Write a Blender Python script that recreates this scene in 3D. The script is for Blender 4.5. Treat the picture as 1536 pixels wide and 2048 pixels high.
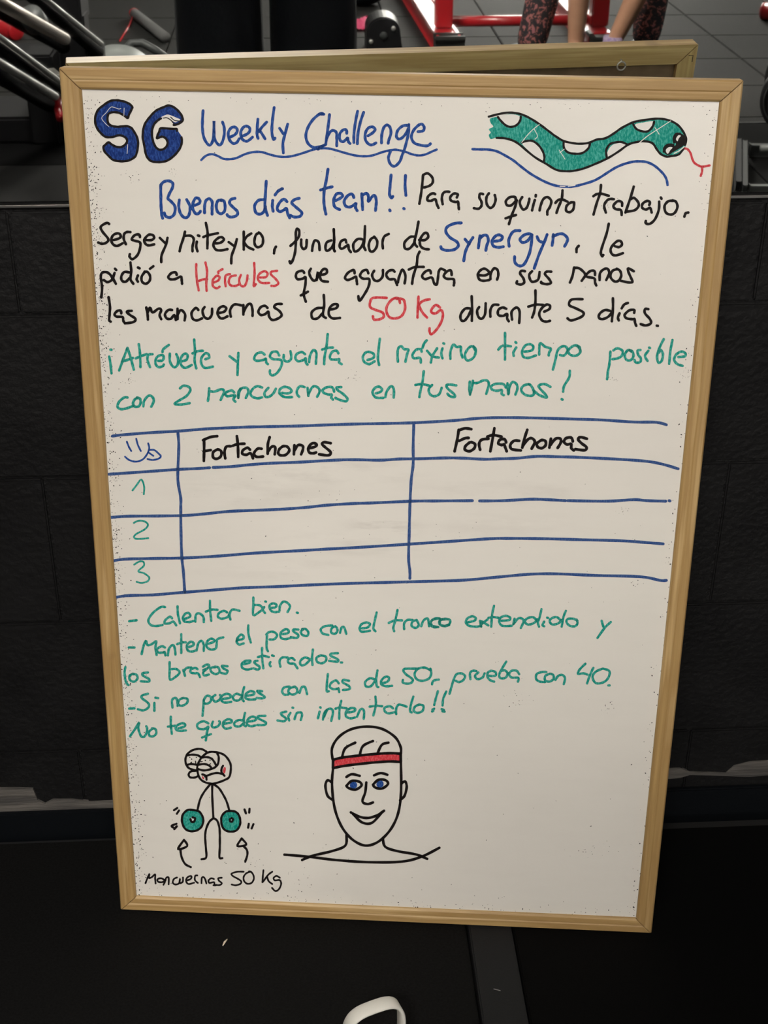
import bpy, bmesh, math, random
from mathutils import Vector, Matrix, noise
from mathutils.geometry import tessellate_polygon
random.seed(7)
S = bpy.context.scene
for o in list(bpy.data.objects): bpy.data.objects.remove(o)
C = S.collection

# ------------------------------------------------------------------ camera
FPX = 2800.0
PITCH, ROLL, YAW, CAMZ = 0.52027, 0.00548, 0.06122, 1.30511
WALLY = 1.43674            # plane of the back wall and of the mirror on it
CAM = Vector((0, 0, CAMZ))
_rt = Vector((math.cos(YAW), -math.sin(YAW), 0))
FW = Vector((math.sin(YAW)*math.cos(PITCH), math.cos(YAW)*math.cos(PITCH), -math.sin(PITCH)))
_up = _rt.cross(FW)
RT = math.cos(ROLL)*_rt + math.sin(ROLL)*_up
UP = -math.sin(ROLL)*_rt + math.cos(ROLL)*_up
cd = bpy.data.cameras.new('camera'); cam = bpy.data.objects.new('camera', cd); C.objects.link(cam)
cam.matrix_world = Matrix(((RT.x, UP.x, -FW.x, CAM.x), (RT.y, UP.y, -FW.y, CAM.y), (RT.z, UP.z, -FW.z, CAM.z), (0, 0, 0, 1)))
cd.sensor_fit = 'VERTICAL'; cd.sensor_height = 24.0; cd.lens = FPX/2048*24.0; cd.clip_start = 0.03
S.camera = cam

# ------------------------------------------------------------------ world, exposure
w = bpy.data.worlds.new('world'); S.world = w; w.use_nodes = True
w.node_tree.nodes['Background'].inputs[0].default_value = (0.8, 0.85, 1, 1)
w.node_tree.nodes['Background'].inputs[1].default_value = 0.05
S.view_settings.view_transform = 'Standard'; S.view_settings.look = 'None'
S.view_settings.gamma = 1; S.view_settings.use_curve_mapping = False
S.view_settings.exposure = 0.0
LAMP_NEAR = 116.0         # the square panel above and behind the photographer
LAMP = 25.0                 # strength of the ceiling panels
LAMP_COL = (1.0, 0.935, 0.85)
# ceiling panels: x, y, length x, length y
PANELS = [(-0.60, -0.25, 0.6, 0.25), (-0.50, -1.60, 0.7, 0.6), (2.7, -3.0, 0.9, 0.3), (-2.3, -4.2, 0.9, 0.3), (2.7, -4.9, 0.9, 0.3), (-0.9, -6.2, 0.9, 0.3), (1.3, -6.2, 0.9, 0.3)]
CEIL = 2.9
BACKY = -8.0
XL, XR = -3.2, 4.2

def ray(px, py): return FW + RT*((px-768)/FPX) - UP*((py-1024)/FPX)
def on_floor(px, py, z=0.0):
    d = ray(px, py); return CAM + d*((z-CAMZ)/d.z)
def on_wall(px, py, off=0.0):
    d = ray(px, py); return CAM + d*((WALLY-off)/d.y)
def mir(px, py, z=0.0):       # the real point whose mirror image is seen there, at height z
    p = on_floor(px, py, z); p.y = 2*WALLY-p.y; return p
def miry(px, py, y):          # same, at a known real y
    d = ray(px, py); t = (2*WALLY-y)/d.y; p = CAM + d*t; p.y = y; return p

# ------------------------------------------------------------------ materials
def M(name, col, rough=0.6, metal=0.0, emit=None, noise_s=None, noise_c=None, noise_amt=1.0, bump=0.0, bump_s=200, spec=0.5, coord='Object', stretch=None, detail=4, ramp=(0.35, 0.65), coat=0.0):
    m = bpy.data.materials.new(name); m.use_nodes = True
    nt = m.node_tree; N = nt.nodes; L = nt.links; b = N['Principled BSDF']
    b.inputs['Base Color'].default_value = (*col, 1); b.inputs['Roughness'].default_value = rough; b.inputs['Metallic'].default_value = metal
    b.inputs['Specular IOR Level'].default_value = spec; b.inputs['Coat Weight'].default_value = coat
    tc = N.new('ShaderNodeTexCoord'); src = tc.outputs[coord]
    if stretch:
        mp = N.new('ShaderNodeMapping'); mp.inputs['Scale'].default_value = stretch; L.new(src, mp.inputs[0]); src = mp.outputs[0]
    if noise_s:
        n = N.new('ShaderNodeTexNoise'); n.inputs['Scale'].default_value = noise_s; n.inputs['Detail'].default_value = detail; L.new(src, n.inputs['Vector'])
        r = N.new('ShaderNodeMapRange'); r.inputs[1].default_value = ramp[0]; r.inputs[2].default_value = ramp[1]; r.inputs[4].default_value = noise_amt; L.new(n.outputs[0], r.inputs[0])
        mx = N.new('ShaderNodeMix'); mx.data_type = 'RGBA'; mx.inputs[6].default_value = (*col, 1); mx.inputs[7].default_value = (*noise_c, 1)
        L.new(r.outputs[0], mx.inputs[0]); L.new(mx.outputs[2], b.inputs['Base Color'])
    if bump:
        n2 = N.new('ShaderNodeTexNoise'); n2.inputs['Scale'].default_value = bump_s; n2.inputs['Detail'].default_value = 3; L.new(src, n2.inputs['Vector'])
        bp = N.new('ShaderNodeBump'); bp.inputs['Strength'].default_value = bump; bp.inputs['Distance'].default_value = 0.01; L.new(n2.outputs[0], bp.inputs['Height']); L.new(bp.outputs[0], b.inputs['Normal'])
    if emit:
        b.inputs['Emission Color'].default_value = (*emit[0], 1); b.inputs['Emission Strength'].default_value = emit[1]
    return m

def wood(name, c1, c2, c3):
    m = bpy.data.materials.new(name); m.use_nodes = True
    nt = m.node_tree; N = nt.nodes; L = nt.links; b = N['Principled BSDF']; b.inputs['Roughness'].default_value = 0.5
    tc = N.new('ShaderNodeTexCoord'); oi = N.new('ShaderNodeObjectInfo')
    ad = N.new('ShaderNodeVectorMath'); ad.operation = 'ADD'; L.new(tc.outputs['Object'], ad.inputs[0])
    cb = N.new('ShaderNodeCombineXYZ'); mu = N.new('ShaderNodeMath'); mu.operation = 'MULTIPLY'; mu.inputs[1].default_value = 7.0
    L.new(oi.outputs['Random'], mu.inputs[0]); L.new(mu.outputs[0], cb.inputs[0]); L.new(mu.outputs[0], cb.inputs[1]); L.new(cb.outputs[0], ad.inputs[1])
    mp = N.new('ShaderNodeMapping'); mp.inputs['Scale'].default_value = (5, 130, 130); L.new(ad.outputs[0], mp.inputs[0])
    n1 = N.new('ShaderNodeTexNoise'); n1.inputs['Scale'].default_value = 1.0; n1.inputs['Detail'].default_value = 3; L.new(mp.outputs[0], n1.inputs['Vector'])
    mp2 = N.new('ShaderNodeMapping'); mp2.inputs['Scale'].default_value = (14, 900, 900); L.new(ad.outputs[0], mp2.inputs[0])
    n2 = N.new('ShaderNodeTexNoise'); n2.inputs['Scale'].default_value = 1.0; L.new(mp2.outputs[0], n2.inputs['Vector'])
    r = N.new('ShaderNodeValToRGB'); e = r.color_ramp.elements
    e[0].position = 0.3; e[0].color = (*c1, 1); e[1].position = 0.68; e[1].color = (*c2, 1)
    x = r.color_ramp.elements.new(0.5); x.color = (*c3, 1); L.new(n1.outputs[0], r.inputs[0])
    mx = N.new('ShaderNodeMix'); mx.data_type = 'RGBA'; mx.blend_type = 'MULTIPLY'; mx.inputs[0].default_value = 0.3; L.new(r.outputs[0], mx.inputs[6])
    L.new(n2.outputs[1], mx.inputs[7]); L.new(r.outputs[0], mx.inputs[6])
    r2 = N.new('ShaderNodeMapRange'); r2.inputs[3].default_value = 0.75; r2.inputs[4].default_value = 1.2; L.new(n2.outputs[0], r2.inputs[0]); L.new(r2.outputs[0], mx.inputs[7])
    n3 = N.new('ShaderNodeTexNoise'); n3.inputs['Scale'].default_value = 9.0; n3.inputs['Detail'].default_value = 2; L.new(ad.outputs[0], n3.inputs['Vector'])
    r3 = N.new('ShaderNodeMapRange'); r3.inputs[1].default_value = 0.70; r3.inputs[2].default_value = 0.78; L.new(n3.outputs[0], r3.inputs[0])
    mk = N.new('ShaderNodeMix'); mk.data_type = 'RGBA'; mk.inputs[7].default_value = (0.12, 0.06, 0.03, 1); L.new(r3.outputs[0], mk.inputs[0]); L.new(mx.outputs[2], mk.inputs[6])
    L.new(mk.outputs[2], b.inputs['Base Color'])
    bp = N.new('ShaderNodeBump'); bp.inputs['Strength'].default_value = 0.15; bp.inputs['Distance'].default_value = 0.001; L.new(n2.outputs[0], bp.inputs['Height']); L.new(bp.outputs[0], b.inputs['Normal'])
    return m

def ink(name, col, light, amt):
    return M(name, col, rough=0.5, spec=0.15, noise_s=900, noise_c=light, noise_amt=amt, ramp=(0.42, 0.7), detail=2, stretch=(1, 0.35, 1))

black_m = M('black_rubber', (0.002, 0.002, 0.002), 0.8, noise_s=350, noise_c=(0.0055, 0.0055, 0.0055), bump=0.15, bump_s=700, spec=0.12)
blackr_m = M('blacker_shaded_rubber', (0.0012, 0.0012, 0.0013), 0.85, noise_s=350, noise_c=(0.002, 0.002, 0.002), bump=0.15, bump_s=700, spec=0.08)  # right mats: blacker rubber of their own, with shadow also put into the colour
strip_m = M('grey_rubber_strip', (0.010, 0.0105, 0.0115), 0.7, bump=0.1, bump_s=500, spec=0.25)
wallm = M('black_block_paint', (0.0035, 0.0035, 0.004), 0.6, noise_s=12, noise_c=(0.0065, 0.0065, 0.007), bump=0.22, bump_s=130, spec=0.25)
mortar_m = M('black_mortar', (0.0035, 0.0035, 0.004), 0.7, bump=0.4, bump_s=120, spec=0.25)
plaster_m = M('bare_plaster', (0.12, 0.11, 0.10), 0.85, noise_s=25, noise_c=(0.05, 0.047, 0.045), bump=0.3, bump_s=100, stretch=(0.3, 1, 3))
skirt_m = M('dark_blue_black_paint', (0.0025, 0.0035, 0.005), 0.5, spec=0.2, bump=0.1, bump_s=60)
tile_m = M('grey_rubber_tile', (0.010, 0.010, 0.0095), 0.85, noise_s=140, noise_c=(0.017, 0.017, 0.016), spec=0.12, bump=0.3, bump_s=160)
under_m = M('dark_subfloor', (0.01, 0.01, 0.01), 0.9)
mirror_m = M('mirror_silver', (0.88, 0.9, 0.88), 0.015, 1.0)
alu_m = M('brushed_aluminium', (0.38, 0.37, 0.36), 0.35, 1.0)
ceil_m = M('dark_ceiling', (0.04, 0.04, 0.04), 0.9)
sidewall_m = M('grey_wall_paint', (0.09, 0.09, 0.09), 0.8, noise_s=3, noise_c=(0.07, 0.07, 0.07))
lamp_m = M('lamp_diffuser', (1, 1, 1), 0.5, emit=(LAMP_COL, LAMP))
lampn_m = M('bright_lamp_diffuser', (1, 1, 1), 0.5, emit=(LAMP_COL, LAMP_NEAR))
lampf_m = M('white_lamp_frame', (0.7, 0.7, 0.7), 0.5)
added_glass_lit = M('added_window_glow', (0.9, 0.95, 1.0), 0.4, emit=((1.0, 0.95, 0.88), 40.0))
red_m = M('red_powder_coat', (0.42, 0.012, 0.018), 0.3, coat=0.4)
steel_m = M('chrome_steel', (0.72, 0.72, 0.70), 0.34, 0.8)
grey_m = M('dark_grey_metal', (0.035, 0.038, 0.038), 0.5, spec=0.3)
blk_m = M('black_plastic', (0.006, 0.006, 0.007), 0.5, spec=0.25)
pad_m = M('grey_seat_vinyl', (0.13, 0.14, 0.135), 0.4)
rubber_m = M('black_foot_rubber', (0.02, 0.022, 0.02), 0.7)
foam_m = M('grey_foam', (0.10, 0.10, 0.10), 0.9, bump=0.2, bump_s=200)
pink_m = M('pink_cloth', (0.75, 0.06, 0.2), 0.8, bump=0.3, bump_s=80)
skin_m = M('skin', (0.50, 0.27, 0.17), 0.5, noise_s=30, noise_c=(0.46, 0.24, 0.15))
pants_m = M('black_navy_fabric', (0.006, 0.008, 0.013), 0.85, bump=0.2, bump_s=40)
shirt_m = M('dark_tshirt', (0.05, 0.05, 0.055), 0.9)
shirt2_m = M('teal_top', (0.05, 0.14, 0.15), 0.9)
hair_m = M('dark_hair', (0.02, 0.012, 0.008), 0.6, bump=0.4, bump_s=300)
shoe_m = M('black_shoe', (0.01, 0.01, 0.01), 0.6)
sock_m = M('purple_sock', (0.28, 0.2, 0.4), 0.9, noise_s=120, noise_c=(0.5, 0.4, 0.5))
white_m = M('white_plastic', (0.78, 0.76, 0.70), 0.4)
fleck_m = M('pale_fleck', (0.7, 0.6, 0.48), 0.8)
hard_m = M('brown_hardboard', (0.22, 0.15, 0.085), 0.8, noise_s=60, noise_c=(0.17, 0.115, 0.065))
eye_m = M('eye_dark', (0.02, 0.015, 0.01), 0.2); lip_m = M('lips', (0.4, 0.15, 0.12), 0.5)
pine_m = wood('pine_wood', (0.44, 0.29, 0.115), (0.52, 0.36, 0.165), (0.35, 0.215, 0.08))
pineback_m = wood('pale_pine_wood', (0.50, 0.38, 0.16), (0.56, 0.43, 0.20), (0.40, 0.28, 0.11))

def floral():
    m = M('floral_legging_fabric', (0.012, 0.012, 0.016), 0.8); nt = m.node_tree; N = nt.nodes; L = nt.links; b = N['Principled BSDF']
    tc = N.new('ShaderNodeTexCoord'); v = N.new('ShaderNodeTexNoise'); v.inputs['Scale'].default_value = 48; v.inputs['Detail'].default_value = 3; v.inputs['Distortion'].default_value = 1.5
    L.new(tc.outputs['Object'], v.inputs['Vector']); r = N.new('ShaderNodeValToRGB'); e = r.color_ramp.elements
    e[0].position = 0.54; e[0].color = (0.010, 0.010, 0.014, 1); e[1].position = 0.60; e[1].color = (0.38, 0.13, 0.11, 1)
    r.color_ramp.elements.new(0.7).color = (0.28, 0.1, 0.13, 1); L.new(v.outputs[0], r.inputs[0]); L.new(r.outputs[0], b.inputs['Base Color']); return m
floral_m = floral()

INK = {'K': ink('black_marker_ink', (0.006, 0.004, 0.004), (0.02, 0.016, 0.016), 0.5),
       'B': ink('blue_marker_ink', (0.006, 0.045, 0.24), (0.05, 0.13, 0.38), 0.8),
       'G': ink('green_marker_ink', (0.0, 0.24, 0.19), (0.10, 0.47, 0.40), 0.85),
       'R': ink('red_marker_ink', (0.56, 0.03, 0.045), (0.70, 0.16, 0.17), 0.8),
       'D': ink('dense_blue_marker_ink', (0.004, 0.022, 0.14), (0.03, 0.09, 0.34), 0.85),
       'T': ink('faded_blue_marker_ink', (0.022, 0.065, 0.22), (0.09, 0.15, 0.30), 0.8)}

# ------------------------------------------------------------------ mesh helpers
def link(name, me, m, parent=None, smooth=False):
    o = bpy.data.objects.new(name, me); C.objects.link(o)
    for x in (m if isinstance(m, (list, tuple)) else [m]): me.materials.append(x)
    if smooth:
        for p in me.polygons: p.use_smooth = True
    if parent: o.parent = parent
    return o
def obj(name, bm, m, parent=None, smooth=False):
    me = bpy.data.meshes.new(name); bm.normal_update(); bm.to_mesh(me); bm.free(); return link(name, me, m, parent, smooth)
def thing(name, label, cat, loc=(0, 0, 0), group=None, mat=None):
    o = bpy.data.objects.new(name, None); C.objects.link(o); o.location = loc; o.empty_display_size = 0.1
    if mat is not None: o.matrix_world = mat
    o['label'] = label; o['category'] = cat
    if group: o['group'] = group
    return o
def tag(o, label, cat, group=None):
    o['label'] = label; o['category'] = cat
    if group: o['group'] = group
    return o
def struct(o): o['kind'] = 'structure'; return o
def box(bm, x0, y0, z0, x1, y1, z1, bev=0.0):
    r = bmesh.ops.create_cube(bm, size=1.0)
    for v in r['verts']:
        v.co = Vector(((x0+x1)/2+v.co.x*(x1-x0), (y0+y1)/2+v.co.y*(y1-y0), (z0+z1)/2+v.co.z*(z1-z0)))
    if bev: bmesh.ops.bevel(bm, geom=[e for e in bm.edges if all(v in r['verts'] for v in e.verts)], offset=bev, segments=2, affect='EDGES')
    return bm
def nb(): return bmesh.new()
def tube(bm, pts, r, n=12, caps=True):
    pts = [Vector(p) for p in pts]; rr = r if isinstance(r, (list, tuple)) else [r]*len(pts)
    rings = []; ref = None
    for i, p in enumerate(pts):
        a = pts[max(i-1, 0)]; b = pts[min(i+1, len(pts)-1)]; t = (b-a).normalized()
        if ref is None: ref = Vector((0, 0, 1)) if abs(t.z) < 0.9 else Vector((1, 0, 0))
        u = (ref - t*ref.dot(t)).normalized(); v = t.cross(u); ref = u
        rings.append([bm.verts.new(p + (u*math.cos(2*math.pi*k/n)+v*math.sin(2*math.pi*k/n))*rr[i]) for k in range(n)])
    for a, b in zip(rings, rings[1:]):
        for k in range(n): bm.faces.new((a[k], a[(k+1) % n], b[(k+1) % n], b[k]))
    if caps: bm.faces.new(rings[0][::-1]); bm.faces.new(rings[-1])
    bmesh.ops.recalc_face_normals(bm, faces=bm.faces); return bm
def beam(bm, a, b, wd, ht, bev=0.004):      # box section from a to b
    a = Vector(a); b = Vector(b); t = (b-a).normalized(); L = (b-a).length
    ref = Vector((0, 0, 1)) if abs(t.z) < 0.9 else Vector((0, 1, 0))
    s = t.cross(ref).normalized(); u = s.cross(t)
    r = bmesh.ops.create_cube(bm, size=1.0); vs = r['verts']
    for v in vs: v.co = a + t*(v.co.x+0.5)*L + s*v.co.y*wd + u*v.co.z*ht
    if bev: bmesh.ops.bevel(bm, geom=[e for e in bm.edges if all(v in vs for v in e.verts)], offset=bev, segments=2, affect='EDGES')
    return bm
def disc(bm, c, axis, r, th, n=28, bev=0.0):
    c = Vector(c); axis = Vector(axis).normalized()
    prof = [(-th/2, r-bev), (-th/2+bev, r), (th/2-bev, r), (th/2, r-bev)] if bev else [(-th/2, r), (th/2, r)]
    return tube(bm, [c+axis*p[0] for p in prof], [p[1] for p in prof], n)

# ------------------------------------------------------------------ the setting
room = None
sub = obj('floor', box(nb(), XL, BACKY, -0.06, XR, WALLY, -0.02), under_m); struct(sub)
# black rubber mats by the mirror wall, with a narrow grey strip between them
s0 = on_floor(937, 1850).x; s1 = on_floor(1024, 1860).x
MATY = 1.420; EDGEY = -2.20
def mat(name, x0, x1, y0, y1, m, z=0.0):
    return obj(name, box(nb(), x0, y0, -0.02, x1, y1, z, 0.002), m, sub)
bx = [XL, s0-2.0, s0-0.003]
for a, b in zip(bx, bx[1:]):
    mat('rubber_mat', a+0.002, b-0.001, -1.75, MATY, black_m, 0.0)
mat('mat_strip', s0, s1, -1.75, MATY, strip_m, -0.001)
for a, b in ((s1+0.002, s1+1.25), (s1+1.253, XR)):
    mat('rubber_mat', a, b, -1.75, MATY-0.02, blackr_m, 0.0)
for a, b in ((XL, -1.2), (-1.197, 0.8), (0.803, 2.8), (2.803, XR)):  # row before the tiles: the shade lying there is put into its colour
    mat('rubber_mat', a, b, EDGEY+0.012, -1.753, M('shaded_black_rubber', (0.001, 0.001, 0.0012), 0.9, spec=0.04) if a == XL else bpy.data.materials['shaded_black_rubber'], 0.0)
obj('edge_strip', box(nb(), XL, EDGEY, -0.02, XR, EDGEY+0.010, 0.002, 0.001), grey_m, sub)['label'] = 'thin metal edging strip between black mats and grey tiles'
# grey rubber tiles, half a metre square
tb = nb(); box(tb, 0.003, 0.003, -0.02, 0.497, 0.497, 0.0, 0.003); tme = bpy.data.meshes.new('tile'); tb.to_mesh(tme); tb.free(); tme.materials.append(tile_m)
ty = -2.7 + 0.42 - 0.5
y = EDGEY
ys = [-2.78-0.5*k for k in range(11)]
for yy in ys:
    for k in range(14):
        o = bpy.data.objects.new('floor_tile', tme); C.objects.link(o); o.parent = sub
        o.location = (-3.08+0.5*k, yy, random.uniform(-0.0008, 0.0008))
part = nb()
for k in range(14): box(part, -3.077+0.5*k, -2.277, -0.02, -3.083+0.5*(k+1), EDGEY-0.003, 0.0, 0.003)
obj('cut_tile_row', part, tile_m, sub)

# back wall: painted concrete blocks below the mirror
MZ = 0.858
wl = obj('wall_back', box(nb(), XL, WALLY+0.004, -0.02, XR, WALLY+0.10, CEIL), mortar_m); struct(wl)
jx = on_wall(106, 1100).x
rows = [(-0.02, 0.137, 0.2), (0.137, 0.337, 0.0), (0.337, 0.537, 0.2), (0.537, 0.737, 0.0), (0.737, MZ-0.006, 0.2)]
bmesh_cache = {}
for (z0, z1, off) in rows:
    if z1-z0 < 0.01: continue
    x = jx+off-0.2-4*0.8
    while x < XR:
        a = max(x, XL); b = min(x+0.4, XR)
        if b-a > 0.02:
            bmm = nb(); d = random.uniform(-0.0010, 0.0010)
            box(bmm, a+0.0015, WALLY+d, z0+0.0015, b-0.0015, WALLY+0.006, z1-0.0015, 0.002)
            obj('block', bmm, wallm, wl)
        x += 0.4
# worn band of bare plaster low on the wall (edges followed from the photograph), lying on the blocks
def band(name, top, bot, m, off):
    vs = []; n = len(top)
    for (p, q) in zip(top, bot): vs += [on_wall(*p, off), on_wall(*q, off)]
    vs2 = [v+Vector((0, 0.004, 0)) for v in vs]
    fs = [(2*i, 2*i+1, 2*i+3, 2*i+2) for i in range(n-1)]
    me = bpy.data.meshes.new(name); k = len(vs)
    ff = fs + [tuple(k+j for j in f[::-1]) for f in fs]
    for i in range(n-1): ff += [(2*i, 2*i+2, k+2*i+2, k+2*i), (2*i+1, k+2*i+1, k+2*i+3, 2*i+3)]
    me.from_pydata([tuple(v) for v in vs+vs2], [], ff); return link(name, me, m, wl)
band('bare_plaster_patch', [(-700, 1584), (-300, 1580), (0, 1577), (40, 1577), (66, 1578), (75, 1600), (90, 1608), (105, 1600), (145, 1600), (180, 1604), (222, 1602), (320, 1600)],
     [(-700, 1632), (-300, 1630), (0, 1624), (40, 1623), (66, 1622), (75, 1622), (90, 1622), (105, 1621), (145, 1621), (180, 1620), (222, 1618), (320, 1616)], plaster_m, 0.0025)
band('bare_plaster_patch', [(1200, 1540), (1338, 1538), (1360, 1537), (1380, 1544), (1420, 1545), (1452, 1546), (1468, 1532), (1500, 1524), (1530, 1522), (1700, 1518), (2100, 1500)],
     [(1200, 1560), (1338, 1558), (1360, 1556), (1380, 1550), (1420, 1551), (1452, 1552), (1468, 1553), (1500, 1554), (1530, 1551), (1700, 1546), (2100, 1532)], plaster_m, 0.0025)
sk = obj('baseboard_back', box(nb(), XL, WALLY-0.008, -0.02, XR, WALLY, 0.040, 0.002), skirt_m); struct(sk)
obj('mat_edge_highlight', box(nb(), XL, MATY-0.004, -0.02, s0, MATY-0.001, 0.0006), strip_m, sub)  # paler line along the mat edge, its highlight put in as colour

mr = nb(); box(mr, XL, WALLY-0.0005, MZ+0.004, XR, WALLY+0.005, 2.4)
mo = obj('mirror', mr, mirror_m, wl); mo['label'] = 'wide frameless mirror above the black block wall'
rl = nb(); box(rl, XL, WALLY-0.003, MZ-0.002, XR, WALLY+0.004, MZ+0.0008, 0.0005)
obj('mirror_rail', rl, alu_m, wl)['label'] = 'thin metal channel along the bottom of the mirror'
struct(obj('ceiling', box(nb(), XL-0.1, BACKY-0.1, CEIL, XR+0.1, WALLY+0.1, CEIL+0.1), ceil_m))
struct(obj('wall_left', box(nb(), XL-0.1, BACKY, -0.06, XL, WALLY, CEIL), sidewall_m))
struct(obj('wall_right', box(nb(), XR, BACKY, -0.06, XR+0.1, WALLY, CEIL), sidewall_m))
dx0, dx1, dz0, dz1 = 0.75, 2.6, 0.85, 2.2
wf = nb()
box(wf, XL, BACKY-0.1, -0.06, dx0, BACKY, CEIL); box(wf, dx1, BACKY-0.1, -0.06, XR, BACKY, CEIL); box(wf, dx0, BACKY-0.1, dz1, dx1, BACKY, CEIL); box(wf, dx0, BACKY-0.1, -0.06, dx1, BACKY, dz0)
struct(obj('wall_front', wf, sidewall_m))
wn = struct(obj('added_window_1', box(nb(), dx0, BACKY-0.07, dz0, dx1, BACKY-0.05, dz1), added_glass_lit))  # unseen window, added to glow into the board's top right highlight
fr = nb()
for a in (dx0, (dx0+dx1)/2-0.025, dx1-0.05): box(fr, a, BACKY-0.05, dz0, a+0.05, BACKY+0.01, dz1)
for a in (dz0, dz1-0.05): box(fr, dx0, BACKY-0.049, a, dx1, BACKY+0.009, a+0.05)
obj('added_window_frame', fr, grey_m, wn)
for i, (x, y, lx, ly) in enumerate(PANELS):
    t = thing('ceiling_light', 'long white ceiling light panel ' + ['nearest the mirror', 'over the sled machine', 'right of the red rack', 'far left behind the sled machine', 'far right behind the red rack', 'by the front wall left of the added lit window', 'in front of the added lit window'][i], 'light', (x, y, CEIL), 'ceiling light panels')
    obj('diffuser', box(nb(), -lx/2, -ly/2, -0.035, lx/2, ly/2, -0.02), lampn_m if i == 1 else lamp_m, t)
    f = nb(); box(f, -lx/2-0.02, -ly/2-0.02, -0.03, -lx/2, ly/2+0.02, 0); box(f, lx/2, -ly/2-0.02, -0.03, lx/2+0.02, ly/2+0.02, 0)
    box(f, -lx/2, -ly/2-0.02, -0.03, lx/2, -ly/2, 0); box(f, -lx/2, ly/2, -0.03, lx/2, ly/2+0.02, 0); box(f, -lx/2, -ly/2, -0.012, lx/2, ly/2, 0)
    obj('lamp_frame', f, lampf_m, t)

# ------------------------------------------------------------------ the whiteboard
BL = Vector((-0.2484762, 1.2882241, 0.0)); BR = Vector((0.40718768, 1.21490257, -0.00131309)); TLc = Vector((-0.23270816, 1.41130547, 1.00071316))
UX = (BR-BL).normalized(); NB = UX.cross((TLc-BL)).normalized(); UY = NB.cross(UX)
BW = (BR-BL).length; BH = (TLc-BL).length
BMAT = Matrix(((UX.x, UY.x, NB.x, BL.x), (UX.y, UY.y, NB.y, BL.y), (UX.z, UY.z, NB.z, BL.z+0.0012), (0, 0, 0, 1)))
BINV = BMAT.inverted()
SURF = -0.005; FWD = 0.0205
wb = thing('whiteboard', 'large pine framed whiteboard covered in handwriting, leaning against the mirror wall', 'whiteboard', mat=BMAT)
def on_board(px, py, h):      # point of the board's writing surface (local) seen at that place
    d = ray(px, py); o = BINV @ CAM; dl = BINV.to_3x3() @ d
    t = (SURF+h-o.z)/dl.z; return o + dl*t
def board_mat():
    m = M('whiteboard_enamel', (0.74, 0.715, 0.665), 0.45, bump=0.30, bump_s=420, coat=0.6, spec=0.3)
    nt = m.node_tree; N = nt.nodes; L = nt.links; b = N['Principled BSDF']; b.inputs['Coat Roughness'].default_value = 0.10
    b.inputs['Normal'].links[0].from_node.inputs['Distance'].default_value = 0.0012
    bl = b.inputs['Normal'].links[0]; L.new(bl.from_socket, b.inputs['Coat Normal']); L.remove(b.inputs['Normal'].links[0])
    tc = N.new('ShaderNodeTexCoord')
    mp = N.new('ShaderNodeMapping'); mp.inputs['Scale'].default_value = (6, 26, 1); mp.inputs['Rotation'].default_value = (0, 0, -0.1); L.new(tc.outputs['Object'], mp.inputs[0])
    n = N.new('ShaderNodeTexNoise'); n.inputs['Scale'].default_value = 1.6; n.inputs['Detail'].default_value = 6; n.inputs['Roughness'].default_value = 0.6; L.new(mp.outputs[0], n.inputs['Vector'])
    r = N.new('ShaderNodeMapRange'); r.inputs[1].default_value = 0.45; r.inputs[2].default_value = 0.8; L.new(n.outputs[0], r.inputs[0])
    # erased smears inside the left column of the table: soft patch masks on the board itself
    last = None
    for (px, py, rx, ry, a) in ((640, 940, 0.13, 0.022, 0.55), (500, 985, 0.11, 0.026, 0.4), (770, 1050, 0.05, 0.032, 0.95), (700, 1090, 0.12, 0.02, 0.35), (1010, 985, 0.14, 0.02, 0.3), (590, 1140, 0.12, 0.02, 0.3), (1010, 1050, 0.1, 0.02, 0.25)):
        c = on_board(px, py, 0)
        q = N.new('ShaderNodeMapping'); q.inputs['Location'].default_value = (-c.x/rx, -c.y/ry, 0); q.inputs['Scale'].default_value = (1/rx, 1/ry, 0); L.new(tc.outputs['Object'], q.inputs[0])
        ln = N.new('ShaderNodeVectorMath'); ln.operation = 'LENGTH'; L.new(q.outputs[0], ln.inputs[0])
        k = N.new('ShaderNodeMapRange'); k.interpolation_type = 'SMOOTHSTEP'; k.inputs[1].default_value = 0.2; k.inputs[2].default_value = 1.1; k.inputs[3].default_value = a; k.inputs[4].default_value = 0.0; L.new(ln.outputs['Value'], k.inputs[0])
        if last is None: last = k.outputs[0]
        else:
            ad = N.new('ShaderNodeMath'); ad.operation = 'MAXIMUM'; L.new(last, ad.inputs[0]); L.new(k.outputs[0], ad.inputs[1]); last = ad.outputs[0]
    ad = N.new('ShaderNodeMath'); ad.operation = 'ADD'; ad.inputs[1].default_value = 0.06; L.new(last, ad.inputs[0])
    mu = N.new('ShaderNodeMath'); mu.operation = 'MULTIPLY'; mu.use_clamp = True; L.new(ad.outputs[0], mu.inputs[0]); L.new(r.outputs[0], mu.inputs[1])
    mx = N.new('ShaderNodeMix'); mx.data_type = 'RGBA'; mx.inputs[6].default_value = (0.74, 0.715, 0.665, 1); mx.inputs[7].default_value = (0.40, 0.37, 0.33, 1)
    L.new(mu.outputs[0], mx.inputs[0]); L.new(mx.outputs[2], b.inputs['Base Color']); return m
enamel = board_mat()
INK['W'] = M('wiped_enamel', (0.72, 0.70, 0.67), 0.35)
obj('writing_surface', box(nb(), FWD-0.004, FWD-0.004, SURF-0.004, BW-FWD+0.004, BH-FWD+0.004, SURF), enamel, wb)
obj('back_panel', box(nb(), FWD-0.004, FWD-0.004, SURF-0.0075, BW-FWD+0.004, BH-FWD+0.004, SURF-0.0045), hard_m, wb)
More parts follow.
